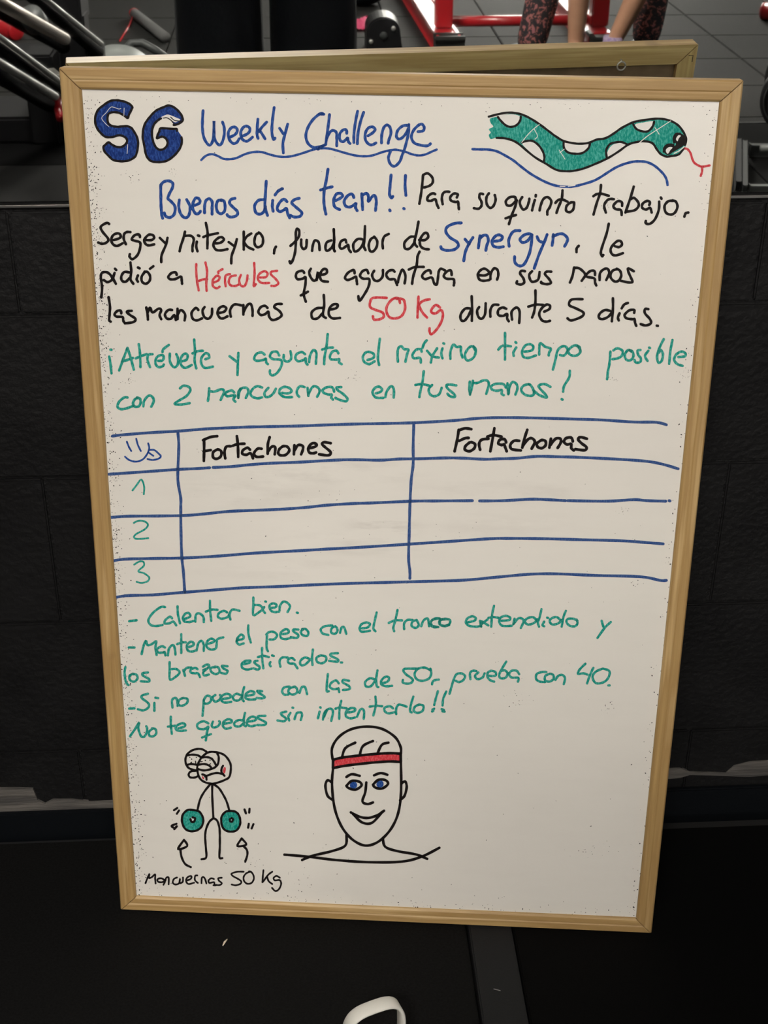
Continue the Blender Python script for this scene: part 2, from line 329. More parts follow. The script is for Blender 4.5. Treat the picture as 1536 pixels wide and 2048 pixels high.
prof = [(0, -0.019), (0, -0.002), (0.0016, 0.0), (0.0095, 0.0), (0.011, -0.0008), (0.0125, -0.0006), (0.0180, -0.0010), (0.0200, -0.0028), (FWD, SURF-0.001), (FWD, -0.019)]
def rail(a, ang, L, m):
    me = bpy.data.meshes.new('frame_rail'); vs = []; n = len(prof)
    for (u, h) in prof: vs += [(u, u, h), (L-u, u, h)]
    fs = [(2*i, 2*((i+1) % n), 2*((i+1) % n)+1, 2*i+1) for i in range(n)] + [tuple(2*i for i in range(n))[::-1], tuple(2*i+1 for i in range(n))]
    me.from_pydata(vs, [], fs)
    bb = bmesh.new(); bb.from_mesh(me); bmesh.ops.recalc_face_normals(bb, faces=bb.faces); bb.to_mesh(me); bb.free()
    o = link('frame_rail', me, [m, pineback_m], wb); o.location = a; o.rotation_euler = (0, 0, ang)
    for p in me.polygons:
        if p.normal.z < -0.5: p.material_index = 1
    return o
e_ = 0.0006
rail((e_, 0, 0), 0, BW-2*e_, pine_m); rail((BW, e_, 0), math.pi/2, BH-2*e_, pine_m); rail((BW-e_, BH, 0), math.pi, BW-2*e_, pine_m); rail((0, BH-e_, 0), -math.pi/2, BH-2*e_, pine_m)
# screw eye and staples on the back of the top rail
def on_back(px, py, h=-0.019):
    d = ray(px, py); o = CAM.copy(); o.y = 2*WALLY-o.y; d = Vector((d.x, -d.y, d.z))     # mirrored ray
    o = BINV @ o; dl = BINV.to_3x3() @ d; t = (h-o.z)/dl.z; return o + dl*t
c = on_back(1240, 129); c.y = min(c.y, BH-0.012)
ey = nb(); tube(ey, [c+Vector((0.0045*math.cos(a), 0.0045*math.sin(a), -0.004)) for a in [2*math.pi*k/20 for k in range(21)]], 0.0009, 8)
tube(ey, [c+Vector((0, 0.0045, -0.004)), c+Vector((0, 0.0052, -0.002)), c+Vector((0, 0.0055, 0.002))], 0.0009, 8)
obj('screw_eye', ey, steel_m, wb, True)['label'] = 'small steel screw eye on the back of the top rail'
st = nb(); c2 = on_back(1383, 116); c2.y = min(c2.y, BH-0.006)
tube(st, [c2+Vector((-0.004, 0.003, 0)), c2+Vector((0.001, 0.003, 0)), c2+Vector((0.001, -0.004, 0))], 0.0004, 6)
obj('corner_staple', st, blk_m, wb)

# handwriting: every stroke is a thin layer of ink lying on the enamel
LAY = {'F': 0.00012, 'FW': 0.00020, 'S': 0.00030, 'SW': 0.00038}
def smooth(pts, closed=False, sub=5):
    n = len(pts); out = []
    if n < 3 and not closed: return pts
    rng = range(n if closed else n-1)
    for i in rng:
        p0 = pts[(i-1) % n] if closed or i > 0 else pts[0]; p1 = pts[i]; p2 = pts[(i+1) % n]; p3 = pts[(i+2) % n] if closed or i+2 < n else pts[-1]
        for k in range(sub):
            t = k/sub
            out.append(tuple(0.5*((2*p1[j]) + (-p0[j]+p2[j])*t + (2*p0[j]-5*p1[j]+4*p2[j]-p3[j])*t*t + (-p0[j]+3*p1[j]-3*p2[j]+p3[j])*t*t*t) for j in (0, 1)))
    if not closed: out.append(pts[-1])
    return out
groups = {}; gbox = {}
WORDY = ('title_line', 'greeting_line', 'challenge_line', 'founder_line', 'gym_name_words', 'request_line', 'dumbbell_line', 'dare_line', 'hands_line', 'rank_numbers', 'column_headings', 'warm_up_tip', 'posture_tip', 'arms_tip', 'fallback_tip', 'try_it_line', 'weight_caption', 'score_table', 'team_initials')
STROKES = []
def add_stroke(g, pts, wpx, col, h):
    V, F = groups.setdefault(g, ([], []))
    P = [Vector(p) for p in pts]
    Q = [P[0]]
    for p in P[1:]:
        if (p-Q[-1]).length > 0.4: Q.append(p)
    if len(Q) == 1: Q.append(Q[0]+Vector((0.6, 0.2)))
    base = len(V); hw = wpx/2*1.07; L = R_ = None
    n = len(Q)
    for i, p in enumerate(Q):
        t = (Q[min(i+1, n-1)]-Q[max(i-1, 0)]).normalized(); nn = Vector((-t.y, t.x))
        ww = hw*(1+0.07*math.sin(i*1.3+base))
        for s in (1, -1): q = p+nn*ww*s; V.append(on_board(q.x, q.y, h))
    for i in range(n-1): F.append(((base+2*i, base+2*i+1, base+2*i+3, base+2*i+2), col))
    for end, (p, q) in enumerate(((Q[0], Q[1]), (Q[-1], Q[-2]))):
        t = (p-q).normalized(); a0 = math.atan2(t.y, t.x); b0 = len(V)
        for k in range(7):
            a = a0-math.pi/2+math.pi*k/6; V.append(on_board(p.x+hw*math.cos(a), p.y+hw*math.sin(a), h))
        F.append((tuple(range(b0, b0+7)), col))
def add_fill(g, pts, col, h):
    V, F = groups.setdefault(g, ([], []))
    b0 = len(V)
    for p in pts: V.append(on_board(p[0], p[1], h))
    for tri in tessellate_polygon([[Vector((p[0], p[1], 0)) for p in pts]]):
        F.append((tuple(b0+i for i in tri), col))
def parse(txt):
    ox = oy = 0; sc = 1; g = None; col = 'K'; wd = 28
    for ln in txt.strip().splitlines():
        k = ln.split()
        if not k: continue
        if k[0] == 'C': ox, oy, sc = map(float, k[1:]); continue
        if k[0] == 'N': g = k[1]; continue
        if k[0] == 'K': col = k[1]; wd = float(k[2]); continue
        if k[0] in 'FO':
            c_ = k[1] if k[0] == 'F' else col; nums = k[2:] if k[0] == 'F' else k[1:]
        else: c_ = col; nums = k
        a = [float(x) for x in nums]; pts = [(ox+a[i]/sc, oy+a[i+1]/sc) for i in range(0, len(a)-1, 2)]
        if g == 'score_table' and c_ == 'B': c_ = 'T'
        if g == 'team_initials' and c_ == 'B': c_ = 'D'
        if g in WORDY:
            kk = k[0]; cc_ = c_; gg = g; ww_ = 0 if kk == 'F' else wd/sc
            def put(key, kk=kk, pts=pts, cc_=cc_, ww_=ww_):
                if kk == 'F': add_fill(key, smooth(pts, True, 4), cc_, LAY['FW'] if cc_ == 'W' else LAY['F'])
                elif kk == 'O': q = smooth(pts, True, 4); add_stroke(key, q+q[:2], ww_, cc_, LAY['S'])
                else: add_stroke(key, smooth(pts), ww_, cc_, LAY['SW'] if cc_ == 'W' else LAY['S'])
            STROKES.append((g, pts, ww_, cc_, kk, put)); continue
        if k[0] == 'F': add_fill(g, smooth(pts, True, 4), c_, LAY['FW'] if c_ == 'W' else LAY['F']+(0.00002 if c_ == 'K' else 0))
        elif k[0] == 'O': q = smooth(pts, True, 4); add_stroke(g, q+q[:2], wd/sc, c_, LAY['S'])
        else: add_stroke(g, smooth(pts), wd/sc, c_, LAY['SW'] if c_ == 'W' else LAY['S'])
INKDATA = """
C 180 190 7.68
N team_initials
F B 650 185 610 140 540 105 470 88 400 80 320 88 250 125 190 170 140 210 100 270 78 360 85 450 120 530 170 590 230 640 300 650 370 640 430 620 490 625 550 660 570 710 540 760 490 795 430 800 370 780 320 750 285 725 240 760 205 800 225 870 290 940 350 995 430 1015 520 1018 610 1000 690 950 720 880 738 780 735 690 710 620 675 560 640 510 580 480 500 480 430 488 360 480 300 455 270 400 272 330 290 285 350 265 430 270 500 300 550 335 580 355 600 300 640 220
F B 1425 400 1415 330 1370 260 1300 195 1210 160 1120 190 1030 230 970 280 900 360 845 440 815 540 810 660 830 760 850 880 880 960 930 1010 1000 1030 1090 1030 1180 1010 1260 960 1340 880 1390 800 1415 720 1410 640 1370 580 1335 530 1250 520 1090 510 1065 560 1030 620 1025 675 1060 660 1110 640 1160 665 1190 720 1180 780 1130 830 1070 840 1020 810 980 740 955 640 955 540 985 450 1040 390 1110 355 1180 350 1240 380 1270 420 1290 445 1370 425
F W 1080 350 1120 325 1190 300 1260 320 1330 350 1385 375 1360 400 1310 420 1270 400 1230 370 1170 345
K K 34
O 650 185 610 140 540 105 470 88 400 80 320 88 250 125 190 170 140 210 100 270 78 360 85 450 120 530 170 590 230 640 300 650 370 640 430 620 490 625 550 660 570 710 540 760 490 795 430 800 370 780 320 750 285 725 240 760 205 800 225 870 290 940 350 995 430 1015 520 1018 610 1000 690 950 720 880 738 780 735 690 710 620 675 560 640 510 580 480 500 480 430 488 360 480 300 455 270 400 272 330 290 285 350 265 430 270 500 300 550 335 580 355 600 300 640 220
1285 460 1340 450 1420 400 1415 330 1370 260 1300 195 1210 160 1120 190 1030 230 970 280 900 360 845 440 815 540 810 660 830 760 850 880 880 960 930 1010 1000 1030 1090 1030 1180 1010 1260 960 1340 880 1390 800 1412 720 1405 650
1335 550 1330 522 1250 520 1090 510 1065 560 1040 610 1028 665 1060 655 1110 640 1160 665 1190 720 1180 780 1130 830 1070 840 1020 810 980 740 955 640 955 540 985 450 1040 390 1090 360
K K 14
1130 355 1180 350 1240 385 1285 440
1240 340 1300 390 1400 400
K W 8
475 208 440 215 370 190 315 190 250 270 180 350 230 430 290 485
525 200 520 320
570 900 580 760
N title_line
C 390 210 6
K B 33
97 68 90 180 90 290 110 400 165 480 205 450 225 350 228 190 228 330 240 420 290 480 325 450 350 360 350 270 330 205
420 385 480 355 508 310 490 270 440 270 400 330 410 410 455 460 500 450 530 405
565 375 630 345 660 300 640 260 590 260 550 320 560 400 610 435 650 420 690 385
755 170 745 290 745 360 757 400
860 205 800 270 765 320
770 300 800 340 840 405
950 30 930 180 922 300 930 380 945 415 960 398
1015 280 1060 345
1112 230 1080 350 1055 460 1060 575
1536 105 1500 105 1420 170 1360 260 1330 360 1350 450 1410 505 1480 505 1560 480
C 636 210 6
30 108 70 110
0 530 62 490
138 115 125 230 105 380 92 475
105 400 140 330 180 305 220 330 225 410 225 490
345 340 340 300 300 300 260 350 265 420 300 440 340 410 355 395 365 440 385 462
475 75 450 200 432 340 430 450
548 88 510 200 480 340 472 465
600 370 660 330 685 290 650 262 600 280 568 340 570 420 610 470 650 478 695 455
762 455 765 360 790 270 830 240 865 270 875 340 850 420 842 460
1075 245 1020 250 960 300 940 370 960 405 1000 400 1050 350 1080 290
1090 235 1085 340 1065 430 1035 540 1010 600 980 680 920 735 870 710 845 640 860 580 870 560
1200 320 1260 310 1275 270 1250 232 1210 240 1150 300 1120 380 1150 450 1220 480 1310 490 1350 465
C 390 210 6
K B 27
75 660 130 610 200 590 270 610 340 645 420 650 500 635 600 590 700 565 800 565 900 595 1000 618 1100 622 1200 605 1300 575 1420 535 1500 520 1600 522 1680 540 1800 575 1920 605 2030 615 2130 605 2250 565 2350 542 2420 538 2520 560 2600 590 2680 605 2760 595 2840 560 2900 535
N water_line
C 960 210 6
K B 29
-90 530 0 533 100 535 200 555 300 605 400 665 500 745 600 820 700 880 800 930 900 965 1000 980 1100 980 1200 960 1350 915 1440 870 1540 805 1640 745 1740 705 1840 680 1920 676 2000 685 2080 720 2150 775 2210 840 2240 900 2250 960
K W 10
960 975 1020 978
1060 975 1140 965
N snake_drawing
F G 120 165 200 140 330 110 430 95 520 120 620 170 720 235 820 310 900 370 1000 430 1100 455 1200 465 1300 455 1400 415 1500 400 1600 345 1700 275 1830 210 1940 185 2100 165 2210 170 2310 200 2390 255 2450 340 2480 415 2465 500 2430 560 2360 600 2280 615 2240 620 2170 590 2120 530 2070 460 1980 435 1880 445 1780 475 1660 560 1530 640 1400 700 1250 760 1150 785 1050 795 920 780 800 710 650 620 480 480 400 430 300 400 200 390 130 410 105 360 130 330 105 290 160 260 130 220
F W 225 140 300 118 400 112 485 140 470 190 440 235 380 258 320 245 270 205
F W 500 460 560 440 630 435 700 480 750 550 770 620 755 680 640 600
F W 1010 450 1100 470 1200 480 1310 460 1300 520 1230 570 1150 580 1060 565 1015 520
F W 1860 235 1960 210 2085 195 2080 250 2030 310 1960 315 1900 300
F W 1530 620 1540 540 1590 480 1650 460 1720 455 1775 475 1690 540
F K 2380 340 2430 350 2470 400 2475 440 2440 490 2380 530 2310 570 2260 600 2210 570 2220 510 2270 475 2330 490 2350 470 2330 420 2340 370
F W 2365 380 2385 362 2410 370 2385 400 2370 435 2352 410
F W 2235 530 2270 505 2310 510 2285 540 2255 585 2232 560
K K 26
105 140 220 110 330 92 430 97 520 120 620 170 720 235 820 310 900 370 1000 430 1100 455 1200 465 1300 455 1400 415 1500 400 1600 345 1700 275 1830 210 1940 185 2100 165 2210 170 2310 200 2390 255 2450 340 2475 415 2460 480
2445 520 2400 580 2360 603 2280 615 2240 620 2170 590 2120 530 2070 460 1980 435 1880 445 1780 475 1660 560 1530 640 1400 700 1250 760 1150 785 1050 795 920 780 800 710 650 620 480 480 400 430 300 400 200 395
215 145 260 200 320 250 380 262 440 240 480 190 490 140
500 450 560 432 630 432 700 480 750 550 772 620 765 680
1003 455 1010 520 1060 570 1150 585 1230 575 1300 520 1320 460
1840 235 1880 290 1960 318 2020 312 2070 260 2090 200
1520 625 1515 540 1560 470 1630 448 1700 445 1770 475
2400 345 2350 350 2325 400 2330 450
2320 480 2260 475 2215 510 2205 560
K W 12
2330 580 2390 550 2450 500
K W 8
500 450 570 360 640 290 710 235
650 290 690 370 660 410
960 570 1010 530
950 540 1020 650
1900 465 2000 380 2120 300 2290 190
2100 270 2150 350
N snake_tongue
C 1190 210 6
K R 26
1070 520 1110 530 1145 575 1165 640 1190 690 1240 725 1290 740 1375 725
1285 740 1285 800 1268 850
N greeting_line
C 300 330 6
K B 34
128 240 130 350 132 480 140 590 152 640
128 245 160 205 220 190 270 215 270 270 235 340 215 400 250 435 300 500 290 590 240 630 190 615 172 575
352 420 345 500 365 580 410 630 455 620 478 560 478 490 440 415
535 485 590 460 600 430 580 400 545 400 515 460 515 530 550 585 585 580 605 555
655 575 655 500 670 430 710 405 745 440 745 520 745 590
860 420 815 430 795 490 810 560 855 585 895 550 900 480 885 430 850 425
1020 400 970 415 955 460 1000 510 1050 560 1040 605 980 625 940 615 925 595
1395 195 1385 350 1380 500 1410 605
1370 415 1300 425 1255 490 1270 570 1320 590 1365 560 1385 500
1472 425 1468 500 1478 555
1500 360 1540 310 1590 285
C 556 330 6
45 285 0 315
108 440 70 410 20 450 -10 520 20 560 70 540 100 520 115 580 140 635
255 400 200 415 165 455 220 510 285 570 265 615 200 625 150 605
600 50 580 180 555 300 550 430 560 520 575 590
510 300 590 275 650 262
685 430 745 400 775 370 750 340 700 350 668 420 680 500 740 535
910 390 890 350 840 365 795 430 810 490 860 505 910 480 935 460 930 510 950 548
1005 345 1010 430 1015 535
1015 360 1065 340 1085 380 1085 440 1120 390 1160 365 1180 430 1175 500 1170 545
1357 120 1345 250 1338 350 1360 395 1378 378
1340 540 1345 550
1530 125 1525 250 1535 365
1508 522 1514 526
N challenge_line
C 812 330 6
K K 31
205 120 195 230 180 350 160 465
205 120 260 100 315 150 320 210 280 250 215 270
350 350 320 340 270 370 255 420 300 430 350 410 370 470 390 515
440 470 430 400 445 340 480 320 520 322
610 390 620 350 570 345 530 390 545 430 600 445 625 440 630 490 635 530
925 350 890 345 880 390 905 440 905 490 870 525 815 518
995 340 965 390 970 470 1010 515 1050 490 1075 420 1065 360
1315 410 1310 385 1250 385 1200 430 1210 480 1260 485 1310 440 1330 420 1310 500 1270 600 1235 710
1195 640 1260 618 1320 600
1395 385 1365 440 1380 500 1410 535 1450 510 1475 440 1480 405
C 1000 340 6
430 300 428 318
418 360 400 420 385 485
475 485 490 420 520 350 570 325 615 370 600 440 570 490 568 535
750 245 740 350 700 450 678 515
665 395 700 360 750 355 810 380
890 390 850 390 800 430 795 490 840 505 880 470 890 400
C 1160 340 6
252 180 240 280 200 400 162 535
160 315 200 290 260 285 345 310
310 510 290 430 320 370 360 348 405 350
505 430 500 385 450 375 400 430 430 470 490 480 500 540
645 200 600 350 545 510
610 350 650 335 700 390 700 440 650 485 550 500
830 420 840 390 810 370 755 400 745 450 790 475 840 455 860 510
950 380 945 480 900 590 840 645 790 640 790 612
970 330 978 345
1120 370 1060 375 1015 430 1030 510 1090 535 1140 510 1170 440 1150 380 1110 365
1300 510 1268 520 1252 560
N founder_line
C 190 430 6
170 108 140 95 70 140 90 200 160 290 130 335 80 345 38 330
225 300 290 280 310 250 280 220 220 240 195 300 220 355 270 370 330 340
370 350 345 290 350 230 380 205 425 205
540 265 530 235 480 240 440 290 480 310 540 330 540 400 510 480 450 530 415 500 418 470
605 300 680 300 710 270 690 240 640 240 590 300 610 350 650 365 710 352
778 275 850 345
870 275 850 360 800 480 795 565
1080 200 1060 280 1030 370 1015 435
1080 250 1150 250 1185 290 1170 380 1170 435
1235 245 1252 252
1222 320 1215 380 1230 435
1330 95 1350 200 1350 300 1348 400
1300 265 1350 245 1475 218
C 430 430 6
-5 340 60 335 105 300 90 270 50 270 0 310 -20 360 10 415 70 425 150 410
165 325 225 370
262 290 235 390 200 490 195 580
345 200 345 300 345 415
435 222 380 260 350 320 390 380 460 415
530 215 490 240 472 320 490 375 530 385 570 350 575 280 550 230 525 210
732 380 715 410 708 460
905 370 960 320 1005 260 1010 190 985 165 970 210 970 320 960 450 930 550 905 580 895 555
1035 295 1035 370 1065 410 1095 380 1100 300
1165 430 1175 360 1200 305 1245 330 1255 420
1425 170 1430 300 1425 400 1435 435
1395 305 1340 330 1325 400 1350 430 1400 390 1430 330
C 660 430 6
45 170 50 300 40 390 58 435
195 330 180 295 130 320 115 380 145 405 200 370 220 360 225 410 250 445
420 135 415 280 405 370 425 420
385 290 330 290 280 350 290 430 330 430 385 370 405 300
535 265 490 290 465 360 480 430 520 435 560 380 565 310 530 260
635 400 630 330 650 260 705 228
1062 80 1040 200 1015 330 1045 380
1010 260 960 265 895 330 900 400 950 405 1000 350 1020 290
1070 300 1140 300 1180 260 1160 215 1120 230 1080 300 1085 370 1130 405 1185 412
N gym_name_words
C 870 430 6
K B 34
315 95 240 100 150 140 130 200 180 270 260 320 280 370 230 415 140 425 80 405 70 380
360 290 410 350
455 270 410 340 365 440 345 550
540 250 530 320 520 395
535 290 580 245 625 250 640 310 620 370 610 425
710 315 780 305 810 270 780 240 730 250 685 310 700 370 760 388 820 380
890 375 885 300 920 220 960 190 1020 188
1165 240 1130 225 1070 240 1020 290 1050 330 1110 310 1160 250 1155 350 1130 470 1070 590 1010 610 960 570 955 500
1225 260 1250 310 1300 330
1345 235 1310 330 1250 470 1190 640
1420 235 1415 300 1405 365
1415 260 1480 230 1540 230 1590 280 1580 330 1555 375
N founder_line
K K 31
C 1040 430 6
705 370 680 400 678 445
1065 105 1040 220 990 370 970 450 985 495 1000 480
1140 375 1190 385 1225 350 1200 310 1150 325 1090 400 1100 465 1150 485 1235 458
N request_line
C 190 510 6
75 510 85 400 75 310 70 250 90 210 150 210 200 260 200 300 150 325 105 300
240 165 255 180
235 215 220 280 250 345
425 90 435 200 425 290 460 345
420 210 350 205 315 260 325 310 370 320 410 280
515 150 535 160
515 245 500 290 515 320
600 200 560 260 565 320 610 345 655 310 660 250 630 205 595 200
660 165 700 135
980 240 970 210 920 215 880 260 900 290 960 290 1030 260 1040 300 1045 345
K R 27
1215 110 1215 200 1225 320 1245 425
1325 90 1345 200 1335 340 1340 430
1225 320 1290 295 1345 290
C 380 510 6
340 220 340 200 390 170
285 330 340 305 355 265 320 250 275 300 275 370 320 400 355 380
480 230 430 245 420 310 428 375
550 245 490 260 465 320 490 365 550 370 590 350
610 240 590 300 605 360 650 375 680 320 690 245
770 95 775 220 765 370 790 350
840 270 910 265 930 220 890 195 830 230 815 290 860 335 950 335
1045 190 980 200 970 230 1030 290 1060 340 1020 370 975 370
K K 31
C 580 510 6
170 215 150 190 90 205 70 250 90 290 150 285 185 265 185 350 165 470 190 560
130 485 170 465 215 440
250 165 230 210 250 270 290 310 330 270 335 200 320 300
370 240 430 225 445 190 420 165 380 190 360 260 385 310 455 320
775 220 765 180 700 210 660 270 690 300 750 280 790 260 800 310 805 350
940 220 920 180 870 195 840 250 880 285 950 290 945 370 900 460 835 550 820 495
1010 190 985 240 1010 300 1060 310 1110 260 1115 180
1255 200 1230 180 1180 195 1155 240 1190 290 1250 290 1270 320 1285 360
1295 330 1310 260 1350 175 1385 250 1375 340
1555 -40 1530 20 1520 120 1480 250 1465 345
1425 175 1500 145 1605 143
C 820 510 6
250 220 240 185 190 195 145 250 180 290 260 270 290 340 320 355 335 280 345 200 370 165 420 185
500 240 490 185 440 200 405 250 440 285 520 290 530 330 525 365
820 240 900 245 950 210 900 165 850 180 815 230 830 290 880 310 950 300
965 290 970 220 1010 160 1050 180 1060 240 1045 295
C 1030 510 6
120 195 80 190 60 220 100 280 110 330 70 355 20 340 25 315
205 195 170 240 190 310 230 320 280 290 295 205
435 200 380 200 360 230 410 290 430 335 380 350 315 335 315 320
710 150 690 250 660 330
710 155 770 160 830 210 860 260 950 280 960 330 975 365
960 240 955 195 910 190 860 230 800 310
1015 300 1020 220 1060 175 1110 165 1130 220 1095 300
1230 170 1170 190 1145 260 1190 315 1240 310 1275 250 1260 190 1220 165
1425 195 1360 160 1360 200 1390 270 1410 320 1370 330 1270 310
N dumbbell_line
C 200 580 6
103 85 120 200 115 290 110 360 128 380
255 280 250 250 210 250 175 290 200 320 270 325 280 370 300 400
380 250 320 260 360 300 425 345 400 385 300 400
555 210 570 290 575 355
570 280 600 210 630 270 700 225 735 240 715 300 735 350
865 240 820 240 780 290 800 340 850 345 890 300 910 360
930 225 930 350
930 300 970 240 1020 290 1015 365
1180 240 1150 215 1100 270 1110 340 1160 365 1225 340
1255 205 1230 250 1250 320 1300 345 1340 300 1345 225
C 420 580 6
110 275 170 260 195 220 160 195 110 220 90 280 120 335 160 340 210 315
250 320 240 250 270 190 310 172 375 185
400 180 400 295
400 270 450 180 490 170 510 240 510 310
690 215 660 190 610 205 580 260 610 300 660 290 700 260 710 320 750 360 820 340 860 300 830 250 770 205 800 170 860 168
1365 60 1370 180 1355 300 1390 335
1355 215 1280 220 1220 270 1230 340 1290 340 1350 280
1435 235 1510 220 1535 180 1490 170 1440 210 1425 290 1470 340 1560 335
K R 30
C 610 580 6
980 95 860 90 795 110 780 200 850 240 930 270 945 320 900 350 830 355 815 315
1140 155 1120 100 1050 110 985 190 980 270 1020 330 1090 340 1160 310 1200 230 1190 130 1150 105 1100 105
1362 80 1355 200 1350 330
1495 112 1420 130 1370 180 1410 270 1465 330
C 850 570 6
180 270 130 240 80 290 80 330 130 340 190 300 215 350 200 430 150 520 80 590 55 560 55 520
K K 31
560 135 565 280 562 430
535 280 480 285 430 350 430 415 470 430 520 370 550 300
650 265 625 310 640 380 680 405 720 350 728 220
785 380 785 300 820 240 880 238
975 285 930 270 880 300 880 360 940 370 985 345 985 400 1005 435
1045 415 1040 320 1100 270 1135 320 1130 455
1325 65 1325 200 1310 320 1285 390
1240 260 1330 235 1420 240
1430 320 1490 290 1500 250 1460 235 1400 280 1370 350 1400 420 1450 440 1500 430
C 1080 570 6
510 170 380 175 350 240 430 280 520 330 500 380 380 425 330 400
875 160 875 290 862 435
840 310 780 300 720 340 705 390 750 410 820 380 860 330
955 340 935 390 945 425
980 280 1010 235 1055 215
1130 335 1130 300 1070 305 1015 360 1040 400 1110 410 1135 410 1140 450 1155 490
1300 290 1260 290 1260 340 1320 410 1330 460 1270 485 1210 470
1402 488 1414 490
N dare_line
K G 30
C 200 660 6
125 236 138 238
110 320 125 400 138 520
330 215 290 320 230 485
330 215 370 340 405 475
265 380 340 355 395 335
465 170 480 280 485 445
430 340 500 310 560 290
630 290 580 300 570 360 600 445
750 265 760 230 825 180
700 370 750 365 765 320 735 300 680 330 665 400 700 445 750 435 765 415
838 285 840 380 885 445 930 420 935 340 915 290
985 375 1040 355 1050 300 1015 285 975 330 970 410 1020 455 1100 420
1130 115 1140 260 1135 370 1155 460
1110 280 1170 255 1235 250
1265 350 1310 330 1300 290 1265 280 1220 330 1215 400 1260 455 1355 440
C 440 660 6
115 315 200 380
220 275 215 400 210 540
535 295 500 270 440 285 410 340 440 370 520 360 550 345 555 390 575 410
710 305 680 260 620 270 600 320 640 350 730 360 740 420 690 510 630 545 600 520 600 485
765 300 765 350 800 380 845 360 855 310 845 255
1020 290 980 265 920 290 905 340 940 375 1000 360 1030 340 1030 390 1050 415
1070 385 1080 310 1120 240 1155 270 1155 340 1150 405
1292 50 1280 180 1255 320 1250 410
1225 235 1290 215 1355 210
1420 280 1400 250 1350 260 1320 310 1330 350 1400 355 1430 350 1430 390 1460 410
C 690 650 6
270 420 340 395 345 350 300 325 250 330 215 380 230 440 290 470 355 435
418 165 405 280 395 400 410 480
635 440 630 350 640 280 675 255 710 290 760 295 745 350 725 440
930 275 950 220 980 185
920 320 905 290 850 300 810 360 830 400 900 395 910 450
985 310 1050 375 1125 390
1105 280 1050 370 1030 450
1170 280 1155 340 1170 400
1180 220 1190 224
1265 405 1265 320 1300 235 1340 265 1390 260 1390 320 1410 390
C 930 650 6
120 300 90 255 40 280 0 350 10 410 50 425 110 380 130 300 100 255
480 95 480 250 480 415
400 295 450 250 550 255
605 205 615 215
615 270 580 330 585 370
715 320 800 305 820 260 780 230 720 250 685 320 700 380 760 395 850 365
890 355 900 220 960 260 1030 285 1010 330 1005 365
1055 535 1085 420 1110 310 1160 260 1210 260 1230 310 1190 365 1140 360
1380 300 1370 260 1320 245 1270 270 1240 310 1260 355 1320 370 1370 345 1385 300 1350 255
C 1140 650 6
485 320 475 450 455 560 445 650
520 305 570 280 630 310 620 370 570 400 510 410
740 320 700 300 660 350 670 410 720 425 760 380 750 320 710 300
845 300 810 310 820 360 850 400 840 445 790 450 775 420
940 310 900 370 930 430
950 272 960 276
1125 170 1080 260 1045 370 1060 450 1100 430 1115 350 1090 300 1070 330
1230 180 1205 310 1190 465
1300 385 1380 375 1380 335 1330 320 1270 360 1250 420 1290 470 1350 490
N hands_line
K G 30
C 220 740 6
210 330 170 330 110 380 90 440 130 470 200 460 280 430
340 335 300 350 275 400 300 440 345 435 368 390 360 345 325 330
400 435 410 370 460 310 505 320 525 370 495 440
840 220 880 190 940 200 965 240 920 310 840 360 775 405 850 415 955 398
1175 370 1185 300 1190 220
1190 250 1250 260 1340 230 1370 260 1350 310 1328 358
C 400 740 6
410 270 380 245 320 265 300 290 330 315 390 305 425 310 400 350 425 380
460 335 470 270 500 220 560 215 580 260 550 335
460 335 460 270 485 225
745 210 690 195 640 220 605 280 630 320 690 340 745 328
820 215 775 270 785 320 830 320 880 280 910 225
985 275 1060 280 1100 250 1060 210 1000 205 955 240 960 290 1020 325 1105 325
1255 205 1200 195 1165 240 1165 290 1190 320
1290 215 1300 310
1300 300 1330 230 1370 195 1420 215 1435 260 1405 320
C 560 740 6
650 260 630 210 570 205 515 235 520 270 580 295 620 295 615 330 635 355
735 205 680 210 690 240 760 290 810 345 790 375 720 360 665 335
1150 280 1200 265 1225 235 1190 200 1140 215 1110 270 1150 330 1240 335
1265 325 1280 260 1330 195 1365 230 1365 330
C 730 730 6
705 75 690 200 665 310 652 385
605 240 680 230 765 245
805 240 765 290 780 350 830 375 890 350 920 275
1095 245 1020 235 975 245 1000 290 1070 350 1075 385 1020 375 990 345
C 910 730 6
178 200 172 280 180 355
180 350 205 260 215 190
215 215 270 215 340 185 390 190 405 240 375 345
610 270 580 230 500 225 440 250 440 290 500 310 560 300 560 345 585 362
630 220 640 350
645 340 655 260 690 205 735 225 750 280 725 355
880 230 820 250 795 300 830 350 890 370 940 360 945 310 910 245 880 230
940 305 1010 360 1095 390 1090 360 1010 270 1015 240 1080 230 1145 262
1378 70 1370 150 1310 250 1298 320
1280 410 1290 416
N score_table
K B 21
C 200 830 3.84
95 162 180 152 400 135 600 124 800 108 1000 98 1150 92 1300 89 1536 84 1700 78 1936 70 2200 65 2400 60 2600 50 2750 40 2900 26 3072 20 3300 22 3600 30 3850 38 4100 54 4270 56 4350 75
68 455 200 446 400 432 600 418 750 411 842 405
868 403 1000 397 1150 382 1300 371 1536 362 1800 347 1950 343 2150 347 2300 338 2450 336 2650 330 2800 332 2950 340 3072 336 3200 332 3350 318 3500 320 3700 326 4000 341 4200 356 4320 378 4440 413
70 788 200 778 400 776 640 772 800 760 1000 740 1300 728 1450 720 1600 708 1750 692 1950 680 2100 675 2400 662 2600 660 2860 658
2915 660 3100 658 3300 647 3430 650 3575 658
3592 658 3900 662 4100 650 4200 658 4345 662
4370 658 4378 660
80 1126 180 1108 400 1102 640 1098 900 1084 1200 1060 1536 1042 1740 1030 2000 1016 2370 992 2700 970 3000 950 3150 948 3400 950 3700 958 4000 966 4200 980 4325 990
